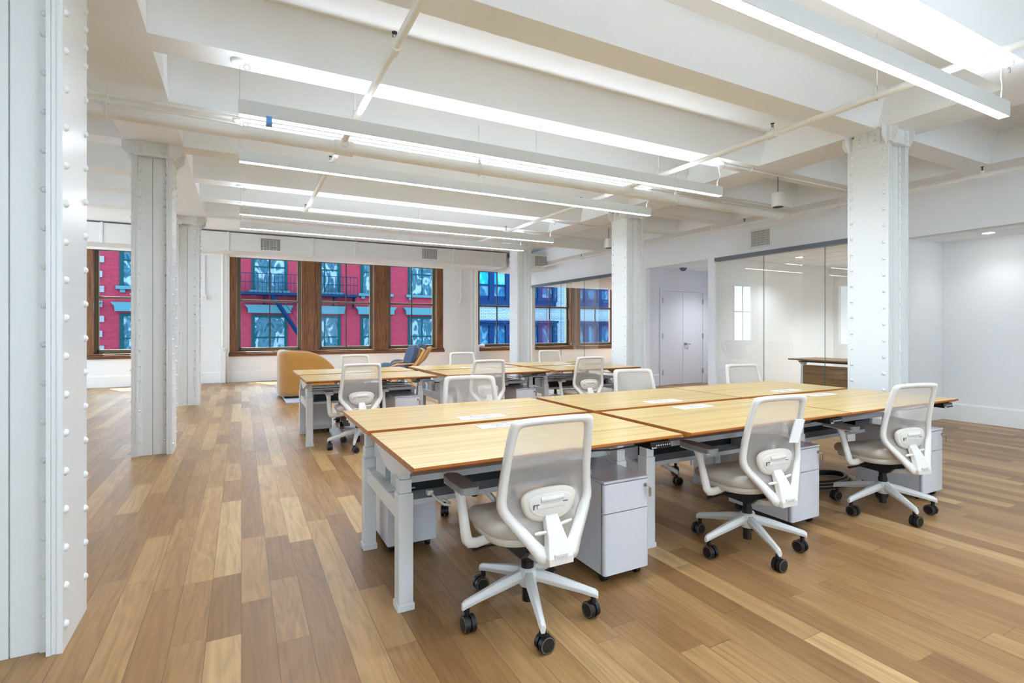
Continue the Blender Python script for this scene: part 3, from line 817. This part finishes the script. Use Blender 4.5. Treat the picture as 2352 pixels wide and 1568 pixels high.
CB = [(1.79, 2.125, 0, 'grey-white two-drawer pedestal under the near left desk, right of the foreground chair'),
      (3.335, 2.15, 0, 'grey-white two-drawer pedestal right of the middle near chair, key in its lock'),
      (4.775, 2.055, 0, 'grey-white two-drawer pedestal at the right end of the near bench, key in its lock'),
      (.90, 3.50, 180, 'grey-white pedestal under the back desk behind the near left desk legs'),
      (3.85, 3.52, 180, 'grey-white pedestal under the back desks behind the right-hand near chair'),
      (.88, 7.45, 180, 'grey-white pedestal behind the legs at the left end of the far bench'),
      (1.72, 5.50 + .42, 0, 'grey-white pedestal under the left desk of the far bench, right of its chair'),
      (3.32, 5.70 + .25, 0, 'grey-white pedestal under the middle desk of the far bench')]
for i, (x, y, a, l) in enumerate(CB):
    if i == 0: cab0.location = (x, y, 0); tag(cab0, l, 'cabinet', 'drawer pedestals under the desks')
    else: dup(cab0, (x, y, 0), deg(a), l, 'drawer pedestals under the desks')

# metal power box on the left crossbars, data lead, cable bundles
jb = MB().box(.70, .83, 2.78, 3.12, .565, .665).build('power_box', 'tray', bevel=.004); tag(jb, 'silver metal power box under the left end of the near bench', 'power box')
sb = MB().box(.655, .80, 2.62, 2.98, .492, .498).build('mounting_plate', 'tray'); tag(sb, 'flat metal plate with screws on the left crossbar of the near bench', 'plate')
pc = empty('data_lead', (-.115, -.01, -.02), label='white plug lead curling out of the dark tray beside the near left desk leg', cat='cable')
MB().box(.94, .97, 2.50, 2.53, .505, .53).build('plug', 'whitep', pc, bevel=.003)
MB().tube([(.96, 2.5, .515), (.975, 2.46, .495), (1.0, 2.43, .475), (1.03, 2.42, .468), (1.035, 2.44, .475), (1.01, 2.47, .485)], .0065, 8).build('cord', 'whitep', pc)
def coil(name, c, r, n, label, mat='dark'):
    m = MB(); rnd = random.Random(int(c[0] * 100)); pts = []
    for i in range(n * 14):
        t = i / 14 * 2 * PI; q = r * (.75 + .3 * rnd.random())
        pts.append((c[0] + q * math.cos(t) * .9, c[1] + .02 * math.sin(t * .7), c[2] + .45 * q * math.sin(t) - .01 * math.cos(t * 2)))
    m.tube(pts, .004, 5); o = m.build(name, mat); return tag(o, label, 'cable')
coil('cable_bundle', (2.50, 2.55, .60), .11, 3, 'pale looped cable bundle hanging under the middle near desk', 'whitep')
coil('cable_bundle', (2.85, 6.62, .60), .12, 4, 'tangled black cables hanging under the middle of the far bench')
coil('cable_bundle', (4.62, 6.62, .62), .12, 4, 'tangled black cables under the right end of the far bench')
coil('cable_bundle', (4.02, 2.55, .58), .07, 2, 'small black cable loop under the right-hand near desk')
ch0 = None
for i, (x, l) in enumerate(((1.60, 'segmented cable chain hanging to the floor under the left far desks'), (2.60, 'segmented cable chain hanging to the floor under the middle far desks'), (1.10, 'segmented cable chain behind the far left chair'))):
    if ch0 is None:
        m = MB()
        for k in range(17):
            z = .72 - k * .038; xx = .012 * math.sin(k * .5) + (0 if z > .2 else (.2 - z) * .5)
            m.box(xx - .035, xx + .035, -.014, .014, z - .034, z)
        ch0 = m.build('cable_chain', 'chain', loc=(x, 6.62, .04)); tag(ch0, l, 'cable chain', 'cable chains under the far bench')
    else: dup(ch0, (x, 6.62, .04), 0, l)
# coiled floor cable and pale panel behind the right near chair
pn = MB().box(-.17, .17, -.01, .01, 0, .20).build('white_panel', 'trimw', loc=(4.30, 2.86, .21)); pn.rotation_euler = (0, deg(-6), 0)
tag(pn, 'tilted white panel under the bench behind the right-hand near chair', 'panel')
m = MB()
for k in range(3):
    m.tube([(4.42 + (.33 - k * .03) * math.cos(t * PI / 12), 2.72 + (.17 - k * .02) * math.sin(t * PI / 12), .012 + k * .02) for t in range(24)], .010, 6, closed=True)
o = m.build('cable_coil', 'dark'); tag(o, 'black cable coiled on the floor behind the right-hand near chair', 'cable')

# ------------------------------------------------------------------ linear pendant lights
def make_light():
    L, w2, h = 4.96, .034, .105
    r = empty('linear_pendant_light', (0, 0, 0), cat='light')
    hs = MB().box(0, L, -w2, -w2 + .004, 0, h).box(0, L, w2 - .004, w2, 0, h).box(0, .004, -w2 + .004, w2 - .004, 0, h).box(L - .004, L, -w2 + .004, w2 - .004, 0, h).box(.004, L - .004, -w2 + .004, w2 - .004, .045, .055)
    hs.build('housing', 'alu', r)
    MB().box(.004, L - .004, -w2 + .004, w2 - .004, .0015, .006).build('diffuser', 'led', r)
    MB().box(.004, L - .004, -w2 + .008, w2 - .008, h - .012, h - .008).build('uplight_lens', 'ledup', r)
    Z = ZB - 2.86
    for x in (.01, L / 2, L - .02):
        MB().lathe([(.012, -.03), (.05, -.022), (.058, -.016), (.058, 0)], (x, 0, Z), 20).build('canopy', 'trimw', r)
        MB().cyl((x, 0, h - .01), (x, 0, Z - .02), .0015, 5).build('suspension_cable', 'chrome', r)
        MB().tube([(x + .045 + .02 * math.cos(t * PI / 8), -.02, Z - .045 + .02 * math.sin(t * PI / 8)) for t in range(16)], .0025, 5, closed=True).build('cable_loop', 'chrome', r)
    MB().tube([(L - .02, .01, Z - .03), (L - .0, .02, Z - .09), (L + .02, .02, Z - .13), (L - .01, .01, Z - .18), (L - .05, 0, Z - .22), (L - .055, 0, h - .01)], .004, 6).build('power_cord', 'trimw', r)
    return r
li0 = make_light()
LY = [(1.69, 'linear pendant light nearest the camera, crossing the top right corner'), (4.22, 'linear pendant light above the near bench, blue tag at its left end'),
      (5.40, 'linear pendant light just beyond the big sprinkler pipe'), (7.88, 'linear pendant light above the far bench, fourth from the camera'),
      (8.98, 'farthest linear pendant light, nearest the street windows')]
for i, (y, l) in enumerate(LY):
    if i == 0: li0.location = (-.02, y, 2.86); tag(li0, 'long white ' + l, 'light', 'linear pendant lights')
    else: dup(li0, (-.02, y, 2.86), 0, 'long white ' + l, 'linear pendant lights')
for y in (.48,): dup(li0, (-.02, y, 2.86), 0, 'added long white linear pendant light, unseen behind the camera', 'linear pendant lights')  # out-of-view fixture added for its light, continuing the pendant rows
tg = MB().box(-.02, .02, -.045, -.041, -.03, .02).box(-.02, .02, -.045, .03, -.032, -.028).build('blue_tag', 'tape', loc=(.18, 4.22, 2.852)); tag(tg, 'small blue tag taped to the left end of a pendant light', 'tag')

# ------------------------------------------------------------------ pipes, conduits, sprinklers
def clevis(x, y, z, r):
    m = MB().cyl((x, y, z + r + .05), (x, y, ZB), .005, 6)
    m.tube([(x - r - .008, y, z - r * .6), (x - r - .008, y, z + r * .5), (x - .006, y, z + r + .06), (x + .006, y, z + r + .06), (x + r + .008, y, z + r * .5), (x + r + .008, y, z - r * .6), (x, y, z - r - .01)], .006, 6, closed=True)
    return m
bp = empty('main_sprinkler_pipe', (0, 0, 0), label='thick white sprinkler main running across the ceiling from left columns to the right wall', cat='pipe')
mm = MB().tube([(-6.9, 5.18, 3.06), (7.45, 5.18, 3.06)], .056, 16); mm.build('pipe_run', 'pipe', bp)
for x in (.872, 4.365): MB().cyl((x - .085, 5.18, 3.06), (x + .085, 5.18, 3.06), .071, 16).cyl((x, 5.1, 3.09), (x, 5.26, 3.09), .04, 12).build('tee_fitting', 'pipe', bp)
MB().cyl((7.40, 5.18, 3.06), (7.56, 5.18, 3.06), .07, 16).build('tee_fitting', 'pipe', bp)
for x in (-.95, 2.3, 5.2): 
    m = MB().cyl((x, 5.18, 3.13), (x, 5.18, ZS if x > 0 else ZB), .006, 6).tube([(x, 5.18 + .07 * math.cos(t * PI / 8), 3.06 + .07 * math.sin(t * PI / 8)) for t in range(16)], .007, 6, closed=True).box(x - .012, x + .012, 5.165, 5.195, 3.12, 3.16)
    m.build('hanger', 'pipe', bp)
def branch(x, y0, y1, z, r, label, hang, fit):
    e = empty('sprinkler_branch_pipe', (0, 0, 0), label=label, cat='pipe')
    MB().tube([(x, y0, z), (x, y1, z)], r, 12).build('pipe_run', 'pipe', e)
    for y in hang:
        m = MB().cyl((x, y, z + r + .06), (x, y, ZS), .005, 6)
        m.tube([(x - r - .006, y, z), (x - r - .004, y, z + r * .8), (x - .01, y, z + r + .065), (x + .01, y, z + r + .065), (x + r + .004, y, z + r * .8), (x + r + .006, y, z), (x, y, z - r - .008)], .005, 6, closed=True)
        m.build('hanger', 'pipe', e)
    for y in fit: MB().cyl((x, y - .045, z), (x, y + .045, z), r + .011, 12).cyl((x, y, z), (x, y, z + r + .035), .02, 10).build('tee_fitting', 'pipe', e)
    return e
BR = []
BR.append(branch(.872, 2.1, 8.9, 3.12, .026, 'white sprinkler pipe running away down the room left of centre', [4.6, 7.1], [3.3, 6.0, 8.5]))
BR.append(branch(4.365, .2, 10.6, 3.12, .026, 'white sprinkler pipe running away over the right of the benches', [2.25, 4.62, 9.5], [3.14, 6.2, 8.6]))
BR.append(branch(7.48, .3, 5.1, 3.06, .022, 'thin white sprinkler pipe along the upper right wall, camera side of the main', [.9, 4.35], [2.75]))
BR.append(branch(7.48, 5.3, 12.5, 3.06, .018, 'thin white sprinkler pipe along the upper right wall toward the windows', [6.6, 9.2], [5.9, 8.4, 10.6]))
def sprinkler():
    m = MB().cyl((0, 0, 0), (0, 0, .03), .007, 8).box(-.012, -.008, -.003, .003, .02, .06).box(.008, .012, -.003, .003, .02, .06).lathe([(.018, .06), (.018, .064)], seg=12).lathe([(.012, .018), (.012, .022)], seg=10)
    return m.build('sprinkler_head', 'gdark')
sp0 = sprinkler()
SPK = [(.872, 3.3, 3.16, 'small bronze sprinkler head on the left pipe near the top edge of the picture'), (.872, 6.0, 3.16, 'small bronze sprinkler head on the left pipe just past the main'),
       (.872, 8.5, 3.16, 'small bronze sprinkler head at the far end of the left pipe'), (4.365, 3.14, 3.16, 'small bronze sprinkler head on the right pipe, left of the right column'),
       (4.365, 6.2, 3.16, 'small bronze sprinkler head on the right pipe beyond the main'), (4.365, 8.6, 3.16, 'small bronze sprinkler head on the far end of the right pipe'),
       (7.48, 2.75, 3.10, 'small bronze sprinkler head on the wall pipe right of the right column'), (7.48, 5.9, 3.10, 'small bronze sprinkler head above the wall grille'),
       (7.48, 8.4, 3.10, 'small bronze sprinkler head above the door recess'), (7.48, 10.6, 3.10, 'small bronze sprinkler head above the far glass wall')]
for i, (x, y, z, l) in enumerate(SPK):
    o = sp0 if i == 0 else dup(sp0)
    o.location = (x, y, z); o.parent = BR[0 if i < 3 else 1 if i < 6 else 2 if i < 7 else 3]; o['label'] = 'bronze sprinkler head'
for (x0, x1, y, l) in ((-6.9, 7.7, 5.29, 'thin white conduit running just above the sprinkler main'), (-6.9, 7.7, 5.45, 'thin white conduit on the joist behind the sprinkler main'),
                    (4.95, 7.75, 4.20, 'thin white conduit from the near pendant light to the right wall'), (4.95, 7.75, 7.86, 'thin white conduit from the third pendant light to the right wall'), (4.95, 7.75, 8.96, 'thin white conduit from the farthest pendant light to the right wall')):
    m = MB().tube([(x0, y, ZB - .02), (x1, y, ZB - .02)], .011, 8)
    xx = x0 + .5
    while xx < x1: m.box(xx - .01, xx + .01, y - .022, y + .022, ZB - .035, ZB - .001); xx += 1.6
    tag(m.build('conduit', 'pipe'), l, 'conduit')
def speaker():
    r = empty('pendant_cylinder', (0, 0, 0), cat='ceiling light')
    MB().lathe([(.066, 0), (.074, .0), (.076, .01), (.076, .17), (.07, .175)], (0, 0, 2.855), 24).build('housing', 'trimw', r)
    MB().lathe([(.062, 0), (.062, .004)], (0, 0, 2.852), 20).build('grille', 'gdark', r)
    MB().cyl((0, 0, 3.03), (0, 0, ZB), .005, 6).build('stem', 'gdark', r)
    return r
q0 = speaker(); q0.location = (6.0, 4.24, 0); tag(q0, 'white cylinder pendant hanging left of the right column', 'ceiling light', 'cylinder pendants')
dup(q0, (6.19, 7.88, 0), 0, 'white cylinder pendant half hidden behind the far right column', 'cylinder pendants')

# duct over the windows
du = empty('air_duct', (0, 0, 0), label='long white rectangular air duct above the street windows', cat='duct')
b_ = MB().box(-6.9, 7.0, 13.75, YW - .005, 3.15, 3.57)
b_.box(7.1, 7.95, 12.75, YW - .006, 3.06, 3.45)
for x in (-6, -4.8, -3.3, -2.65, -.3, 1.55, 2.6, 5.3, 6.5): b_.box(x, x + .05, 13.735, 13.76, 3.14, 3.58)
b_.build('duct_body', 'duct', du, bevel=.003)
for x in (-3.9, -1.1, 2.05, 2.25, 5.4, 7.3, 7.8): MB().cyl((x, 13.85, 3.44), (x, 13.85, ZS), .008, 6).build('hanger_rod', 'duct', du)
MB().box(-6.9, 8.1, YW - .03, YW - .002, 3.10, 3.16).build('closure_strip', 'trimw', du)
def grille(name, w_, h_, label, loc, rot, cols=16, rows=9):
    r = empty(name, loc, label=label, cat='vent', group='air grilles'); r.rotation_euler = (0, 0, rot)
    m = MB().box(-w_ / 2 - .04, w_ / 2 + .04, -.02, 0, -h_ / 2 - .035, -h_ / 2).box(-w_ / 2 - .04, w_ / 2 + .04, -.02, 0, h_ / 2, h_ / 2 + .035)
    m.box(-w_ / 2 - .04, -w_ / 2, -.02, 0, -h_ / 2, h_ / 2).box(w_ / 2, w_ / 2 + .04, -.02, 0, -h_ / 2, h_ / 2)
    m.build('frame', 'grille', r)
    MB().box(-w_ / 2, w_ / 2, -.004, -.001, -h_ / 2, h_ / 2).build('backing', 'gdark', r)
    s = MB()
    for i in range(1, cols): x = -w_ / 2 + w_ * i / cols; s.box(x - .004, x + .004, -.018, -.01, -h_ / 2, h_ / 2)
    for i in range(1, rows): z = -h_ / 2 + h_ * i / rows; s.box(-w_ / 2, w_ / 2, -.012, -.006, z - .003, z + .003)
    s.build('slat', 'grille', r)
    return r
grille('air_grille', .42, .27, 'white air grille on the duct, leftmost, above the first window', (.625, 13.75, 3.345), 0)
grille('air_grille', .42, .27, 'white air grille on the duct, middle, above the third window', (4.61, 13.75, 3.385), 0)
grille('air_grille', .42, .27, 'white air grille at the right end of the duct, beside the far column', (7.60, 12.75, 3.25), 0)
grille('air_grille', .36, .27, 'white air grille on the upper right wall above the glass header', (XP, 6.09, 2.925), -PI / 2, 18, 7)

# wall details
def simple(name, mb, mat, label, cat, **kw): return tag(mb.build(name, mat, **kw), label, cat)
rp = empty('heating_riser', (0, 0, 0), label='white vertical pipe with valve left of the street windows', cat='pipe')
MB().cyl((-.40, 14.5, 0), (-.40, 14.5, 3.15), .035, 14).cyl((-.30, 14.52, 0), (-.30, 14.52, 3.15), .02, 12).build('pipe_run', 'pipe', rp)
MB().box(-.47, -.34, 14.44, 14.56, .0, .86).build('pipe_cover', 'trimw', rp, bevel=.01)
MB().cyl((-.36, 14.43, .80), (-.36, 14.40, .80), .02, 10).cyl((-.30, 14.45, .80), (-.30, 14.42, .80), .014, 10).build('valve', 'chrome', rp)
rq = empty('heating_riser', (0, 0, 0), label='white vertical pipe with valve between the two window groups', cat='pipe')
MB().cyl((6.33, 14.5, 0), (6.33, 14.5, 3.15), .03, 14).cyl((6.22, 14.54, 0), (6.22, 14.54, 3.15), .014, 10).build('pipe_run', 'pipe', rq)
MB().box(6.29, 6.41, 14.42, 14.54, .0, .80).tube([(6.4, 14.46, .80), (6.52, 14.46, .81), (6.6, 14.46, .80)], .035, 10).build('valve', 'trimw', rq)
sw = empty('wall_box', (0, 0, 0), label='small white outlet box with conduit on the wall between window groups', cat='outlet box')
MB().box(5.83, 5.93, 14.54, 14.6, 2.09, 2.21).build('box', 'trimw', sw, bevel=.005); MB().cyl((5.88, 14.585, 2.2), (5.88, 14.585, 3.15), .012, 8).build('conduit', 'trimw', sw)
MB().box(5.85, 5.875, 14.53, 14.541, 2.13, 2.16).box(5.885, 5.91, 14.53, 14.541, 2.13, 2.16).build('socket', 'door', sw)
sw = empty('wall_box', (0, 0, 0), label='small white outlet box on the wall just right of the far left column', cat='outlet box')
MB().box(-.84, -.74, 14.54, 14.6, 2.03, 2.15).build('box', 'trimw', sw, bevel=.005); MB().cyl((-.79, 14.585, 2.14), (-.79, 14.585, 3.15), .01, 8).build('conduit', 'trimw', sw)
MB().box(-.825, -.8, 14.53, 14.541, 2.07, 2.1).box(-.79, -.765, 14.53, 14.541, 2.07, 2.1).build('socket', 'door', sw)
simple('wall_outlet', MB().box(9.1, 9.18, 14.585, 14.6, .36, .48), 'trimw', 'white wall outlet under the window seen through the far glass wall', 'outlet')
sc_ = empty('security_camera', (9.02, 8.75, 2.72), label='small blue-grey dome camera on the recess ceiling', cat='camera')
MB().lathe([(.02, -.075), (.05, -.06), (.075, -.03), (.085, 0)], seg=20).build('dome', 'dome', sc_)
sg = MB().box(10.415, 10.42, 8.08, 8.30, 1.40, 1.75)
for i, z in enumerate((1.72, 1.66, 1.56, 1.47)): sg.box(10.410, 10.416, 8.11 + .01 * i, 8.27 - .015 * i, z - .022, z + .004, 1)
tag(sg.build('wall_notice', ['trimw', 'red']), 'small red and white notice on the recess side wall', 'notice')
def dl(x, y, z, label, power=150):
    r = empty('recessed_downlight', (x, y, z), label=label, cat='light', group='recessed downlights')
    MB().lathe([(.062, 0), (.075, -.004), (.078, 0)], seg=24).build('trim_ring', 'trimw', r)
    MB().lathe([(.06, -.003), (.06, -.001)], seg=24).build('lens', 'down', r)
    ld = bpy.data.lights.new('downlight_lamp', 'SPOT'); ld.energy = power; ld.spot_size = math.radians(130); ld.spot_blend = .8
    ld.shadow_soft_size = .06; ld.color = (.93, .965, 1.0)
    lo = bpy.data.objects.new('downlight_lamp', ld); COL.objects.link(lo); lo.parent = r; lo.location = (0, 0, -.03)
dl(8.66, 3.12, 2.573, 'round recessed downlight in the alcove ceiling at the far right', 13)
dl(8.66, .9, 2.573, 'added round recessed downlight in the alcove ceiling, unseen outside the right edge', 15)  # extra lamp out of view, added to light the alcove
dl(9.55, 6.3, 2.698, 'round recessed downlight behind the near glass wall, the left one', 60)
dl(9.55, 5.3, 2.698, 'round recessed downlight behind the near glass wall, the right one', 70)
dl(11.3, 5.5, 2.698, 'added round recessed downlight deep in the near glass room, unseen behind the column', 170)  # hidden lamp added to brighten the room behind the near glass
dl(10.6, 12.6, 2.698, 'round recessed downlight in the far glass room')
dl(9.6, 8.0, 2.718, 'round recessed downlight in the door recess', 80)
simple('wall_outlet', MB().box(11.6, 11.68, 7.09, 7.1, .36, .48), 'trimw', 'double wall outlet low behind the near glass wall', 'outlet')

# desk behind the glass
gd = empty('reception_desk', (0, 0, 0), label='brown zebra-grain desk with front panel behind the near glass wall', cat='desk')
MB().box(8.55, 9.35, 4.15, 5.85, .775, .80).build('tabletop', 'walnut', gd, bevel=.004)
MB().box(8.62, 8.645, 4.25, 5.62, .12, .70).build('front_panel', 'walnut', gd)
for y in (4.35, 5.66):
    MB().prism([(8.66, 0), (8.72, 0), (8.78, .70), (8.84, .775), (8.60, .775), (8.70, .70)], 'y', y, y + .05).build('leg', 'trimw', gd)
MB().box(8.62, 9.2, 4.3, 5.7, .745, .77).build('under_frame', 'dark', gd)

# ------------------------------------------------------------------ lounge corner
rg = MB().box(.70, 4.9, 9.95, 13.2, 0, .018)
ro = rg.build('area_rug', 'rug', bevel=.006); tag(ro, 'pale blue and white woven rug under the lounge seats', 'rug')
fr = MB()
for i in range(90):
    x = .72 + i * 4.16 / 90; fr.tube([(x, 9.95, .012), (x + .006, 9.91, .007)], .006, 4)
fo = fr.build('fringe', 'rug', ro); fo['kind'] = 'stuff'

def armchair():
    r = empty('barrel_armchair', (0.62, 10.45, .018), label='mustard velvet barrel armchair beside the left end of the far bench', cat='armchair')
    # U-shaped wall, open towards +x; height falls along the arms
    L, Wd, T, Hh = 1.0, 1.02, .17, .84
    N = 48; outer = []; innr = []; hts = []
    path = []
    R1 = .24
    def arc(cx, cy, R, a0, a1, n): return [(cx + R * math.cos(a0 + (a1 - a0) * i / n), cy + R * math.sin(a0 + (a1 - a0) * i / n)) for i in range(n + 1)]
    o_ = [(L - .02 - (L - .02 - R1) * i / 14, 0) for i in range(14)] + arc(R1, R1, R1, -PI / 2, -PI, 8) + [(0, R1 + (Wd - 2 * R1) * i / 6) for i in range(1, 6)] + arc(R1, Wd - R1, R1, PI, PI / 2, 8) + [(R1 + (L - .02 - R1) * i / 14, Wd) for i in range(1, 15)]
    R2 = .14
    i_ = [(L - .02 - (L - .02 - T - R2) * i / 14, T) for i in range(14)] + arc(T + R2, T + R2, R2, -PI / 2, -PI, 8) + [(T, T + R2 + (Wd - 2 * T - 2 * R2) * i / 6) for i in range(1, 6)] + arc(T + R2, Wd - T - R2, R2, PI, PI / 2, 8) + [(T + R2 + (L - .02 - T - R2) * i / 14, Wd - T) for i in range(1, 15)]
    rr = []
    for (xo, yo), (xi, yi) in zip(o_, i_):
        s = min(1, max(0, (xo - .42) / .58)); h = Hh * math.sqrt(max(0.0, 1 - .62 * s ** 2.2)) + .05 * max(0, 1 - xo / .8)
        h = max(.45, h)
        def mix(t): return (xo + (xi - xo) * t, yo + (yi - yo) * t)
        a, b2, c2, d2, e2 = mix(0), mix(.06), mix(.25), mix(.75), mix(.94)
        f2 = mix(1); lo = mix(.05)
        rr.append([(lo[0], lo[1], .045), (a[0], a[1], .12), (a[0], a[1], h - .09), (b2[0], b2[1], h - .035), (c2[0], c2[1], h - .002), (d2[0], d2[1], h), (e2[0], e2[1], h - .035), (f2[0], f2[1], h - .09), (f2[0], f2[1], .045)])
    MB().rings(rr).build('shell', 'mustard', r)
    MB().box(.14, L, T - .01, Wd - T + .01, .045, .30).build('seat_base', 'mustard', r, bevel=.03, seg=3)
    MB().box(.15, L + .01, T, Wd - T, .30, .45).build('seat_cushion', 'mustard', r, bevel=.05, seg=4)
    MB().box(.1, L - .1, .08, Wd - .08, 0, .05).build('plinth', 'dark', r)
    return r
armchair()

def lounge(x, y, rz, label, two):
    r = empty('lounge_chair', (x, y, .042), label=label, cat='lounge chair'); r.rotation_euler = (0, 0, rz)
    # faces -x ; reclining back at +x
    for s in (-.33, .33):
        f = MB()
        f.tube([(-.36, s, 0), (-.1, s, .22), (.12, s, .36), (.36, s, .58), (.52, s, .85)], [.022, .025, .026, .024, .02], 8, flat=(1.3, .7))
        f.tube([(.42, s, 0), (.26, s, .16), (.05, s, .33), (-.25, s, .42)], [.02, .024, .024, .02], 8, flat=(1.3, .7))
        f.tube([(-.32, s, .44), (-.05, s, .55), (.3, s, .56)], [.02, .024, .02], 8, flat=(.7, 1.4))
        f.build('frame', 'ash', r)
    b2 = MB()
    for k in range(7): yy = -.27 + k * .09; b2.tube([(.16, yy, .36), (.36, yy, .56), (.50, yy, .82)], .011, 6)
    b2.box(.47, .51, -.32, .32, .80, .86)
    b2.build('back_slats', 'ash', r)
    c = MB()
    def cush(cx, cz, ln, th, ang, wd, mi=0):
        N = 20; rings = []
        for j in range(9):
            v = -1 + 2 * j / 8; sc2 = (1 - abs(v) ** 4) * .92 + .08; w_ = v * wd
            ring = []
            for i in range(N):
                t = 2 * PI * i / N; cc, ss = math.cos(t), math.sin(t)
                px = ln * math.copysign(abs(cc) ** .6, cc) * (.9 + .1 * sc2); pz = th * math.copysign(abs(ss) ** .8, ss) * sc2
                ring.append((cx + px * math.cos(ang) - pz * math.sin(ang), w_, cz + px * math.sin(ang) + pz * math.cos(ang)))
            rings.append(ring)
        return MB().rings(rings, mi)
    cush(-.07, .46, .30, .085, deg(-10), .31).build('seat_cushion', 'bluef', r)
    cush(.26, .71, .225, .12, deg(72), .31).build('back_cushion', 'bluef', r)
    return r
lounge(2.92, 10.75, deg(-12), 'ash-framed lounge chair with blue-grey cushions beyond the far bench, the left one', 0)
lounge(3.42, 11.75, deg(-24), 'ash-framed lounge chair with blue-grey cushions, the one nearer the windows', 1)

# ------------------------------------------------------------------ buildings across the street
YF = 27.0
rb = empty('brick_building', (0, YF, 0), label='red painted brick building with teal windows and fire escape across the street', cat='building')
MB().box(-14, 11.4, 0, .5, -4, 5.6).build('wall', 'redbrick', rb)
q = MB()
for k in range(16): z = -1.5 + k * .62; q.box(-5.36, -5.06 - (.0 if k % 2 else .06), -.06, 0, z, z + .26)
for k in range(16): z = -1.5 + k * .62; q.box(6.85 + 4.3, 11.42, -.06, 0, z, z + .3)
q.build('quoins', 'stone', rb)
WX = [-9.4, -6.95, -4.54, -2.05, .42, 2.88, 5.39, 7.86]
for x in WX:
    for z0, z1, up in ((-.15, 1.98, 0), (3.15, 5.3, 1)):
        f = MB().box(x, x + .13, -.05, .02, z0, z1).box(x + 1.4, x + 1.53, -.05, .02, z0, z1).box(x + .13, x + 1.4, -.05, .02, z1 - .12, z1).box(x + .74, x + .79, -.04, .0, z0, z1 - .12).box(x + .13, x + 1.4, -.035, 0, (z0 + z1) / 2 - .03, (z0 + z1) / 2 + .03)
        wf = f.build('window_frame', 'teal', rb)
        MB().box(x + .1, x + 1.43, -.012, -.004, z0, z1 - .1).build('pane', 'oldpane', wf)
        MB().box(x - .12, x + 1.65, -.16, 0, z0 - .16, z0 - .02).box(x + .02, x + .2, -.1, 0, z0 - .3, z0 - .16).box(x + 1.33, x + 1.51, -.1, 0, z0 - .3, z0 - .16).build('sill', 'ltteal', rb)
        MB().prism([(x - .27, z1 + .46), (x + 1.8, z1 + .46), (x + 1.8, z1 + .42), (x + 1.69, z1 + .3), (x + 1.67, z1 + .08), (x - .14, z1 + .08), (x - .16, z1 + .3), (x - .27, z1 + .42)], 'y', -.22, 0).build('lintel', 'ltteal', rb)
fe = empty('fire_escape', (0, YF, 0), label='dark blue iron fire escape on the red brick building', cat='fire escape')
for x0, x1 in ((-.7, 2.55), (3.0, 5.1)):
    z = 2.88
    m = MB().box(x0, x1, -.75, -.05, z, z + .12)
    m.build('platform', 'fire', fe)
    m = MB()
    for zz in (z + .55, z + .95): m.box(x0, x1, -.76, -.73, zz, zz + .03)
    n_ = int((x1 - x0) / .17)
    for k in range(n_ + 1): xx = x0 + (x1 - x0) * k / n_; m.box(xx - .01, xx + .01, -.755, -.735, z, z + .95)
    m.build('railing', 'fire', fe)
    m = MB()
    for xx in (x0 + .1, (x0 + x1) / 2, x1 - .1): m.prism([(-.05, z), (-.7, z), (-.05, z - .55)], 'x', xx - .025, xx + .025)
    m.build('bracket', 'fire', fe)
m = MB().tube([(1.25, -.65, 2.9), (2.75, -.65, .5)], .10, 4, sm=False).tube([(1.6, -.68, 3.2), (3.1, -.68, 1.0)], .014, 5).tube([(1.5, -.68, 2.95), (3.0, -.68, .75)], .014, 5)
m.build('stair', 'fire', fe)

nb = empty('iron_front_building', (0, YF, 0), label='blue iron-front building with pale brick bands across the street', cat='building')
MB().box(11.42, 27, .05, .5, -4, 5.6).build('wall', 'wbrick', nb)
m = MB()
for (a, b2) in ((11.45, 17.1), (18.1, 21.4), (22.4, 26.5)):
    m.box(a, b2, -.1, .06, 2.62, 2.95).box(a, b2, -.22, .06, 1.5, 1.74).box(a - .05, b2 + .05, -.32, .0, 1.66, 1.8).box(a, b2, -.12, .06, 4.6, 5.2).box(a, b2, -.08, .06, -.3, .05)
m.build('cornice', 'bluep', nb)
m = MB()
for (a, n_) in ((11.45, 6), (18.1, 4), (22.4, 4)):
    w_ = (5.65 if a < 12 else (3.3 if a < 20 else 4.1)) / (n_ - 1)
    for k in range(n_):
        x = a + k * w_ * .95 + .05
        for z0, z1 in ((2.95, 4.6), (.05, 1.5)): m.box(x, x + .32, -.12, .06, z0, z1)
m.build('pilasters', 'bluep', nb)
for (a, b2) in ((11.45, 17.1), (18.1, 21.4), (22.4, 26.5)):
    wf = MB().box(a, b2, -.03, .06, 3.78, 3.88).box(a, b2, -.03, .06, 2.95, 3.2).build('window_frame', 'bluep', nb)
    MB().box(a, b2, .02, .045, 3.88, 4.6).build('pane', 'skypane', wf); MB().box(a, b2, .02, .045, 3.2, 3.78).build('pane', 'bluepane', wf)
    wf = MB().box(a, b2, -.02, .06, .05, .12).build('window_frame', 'bluep', nb)
    MB().box(a, b2, .02, .045, .12, 1.5).build('pane', 'bluepane', wf)
struct(MB().box(-16, 28, 15.05, 27.5, -4.2, -4).build('trim_1', 'gdark'))
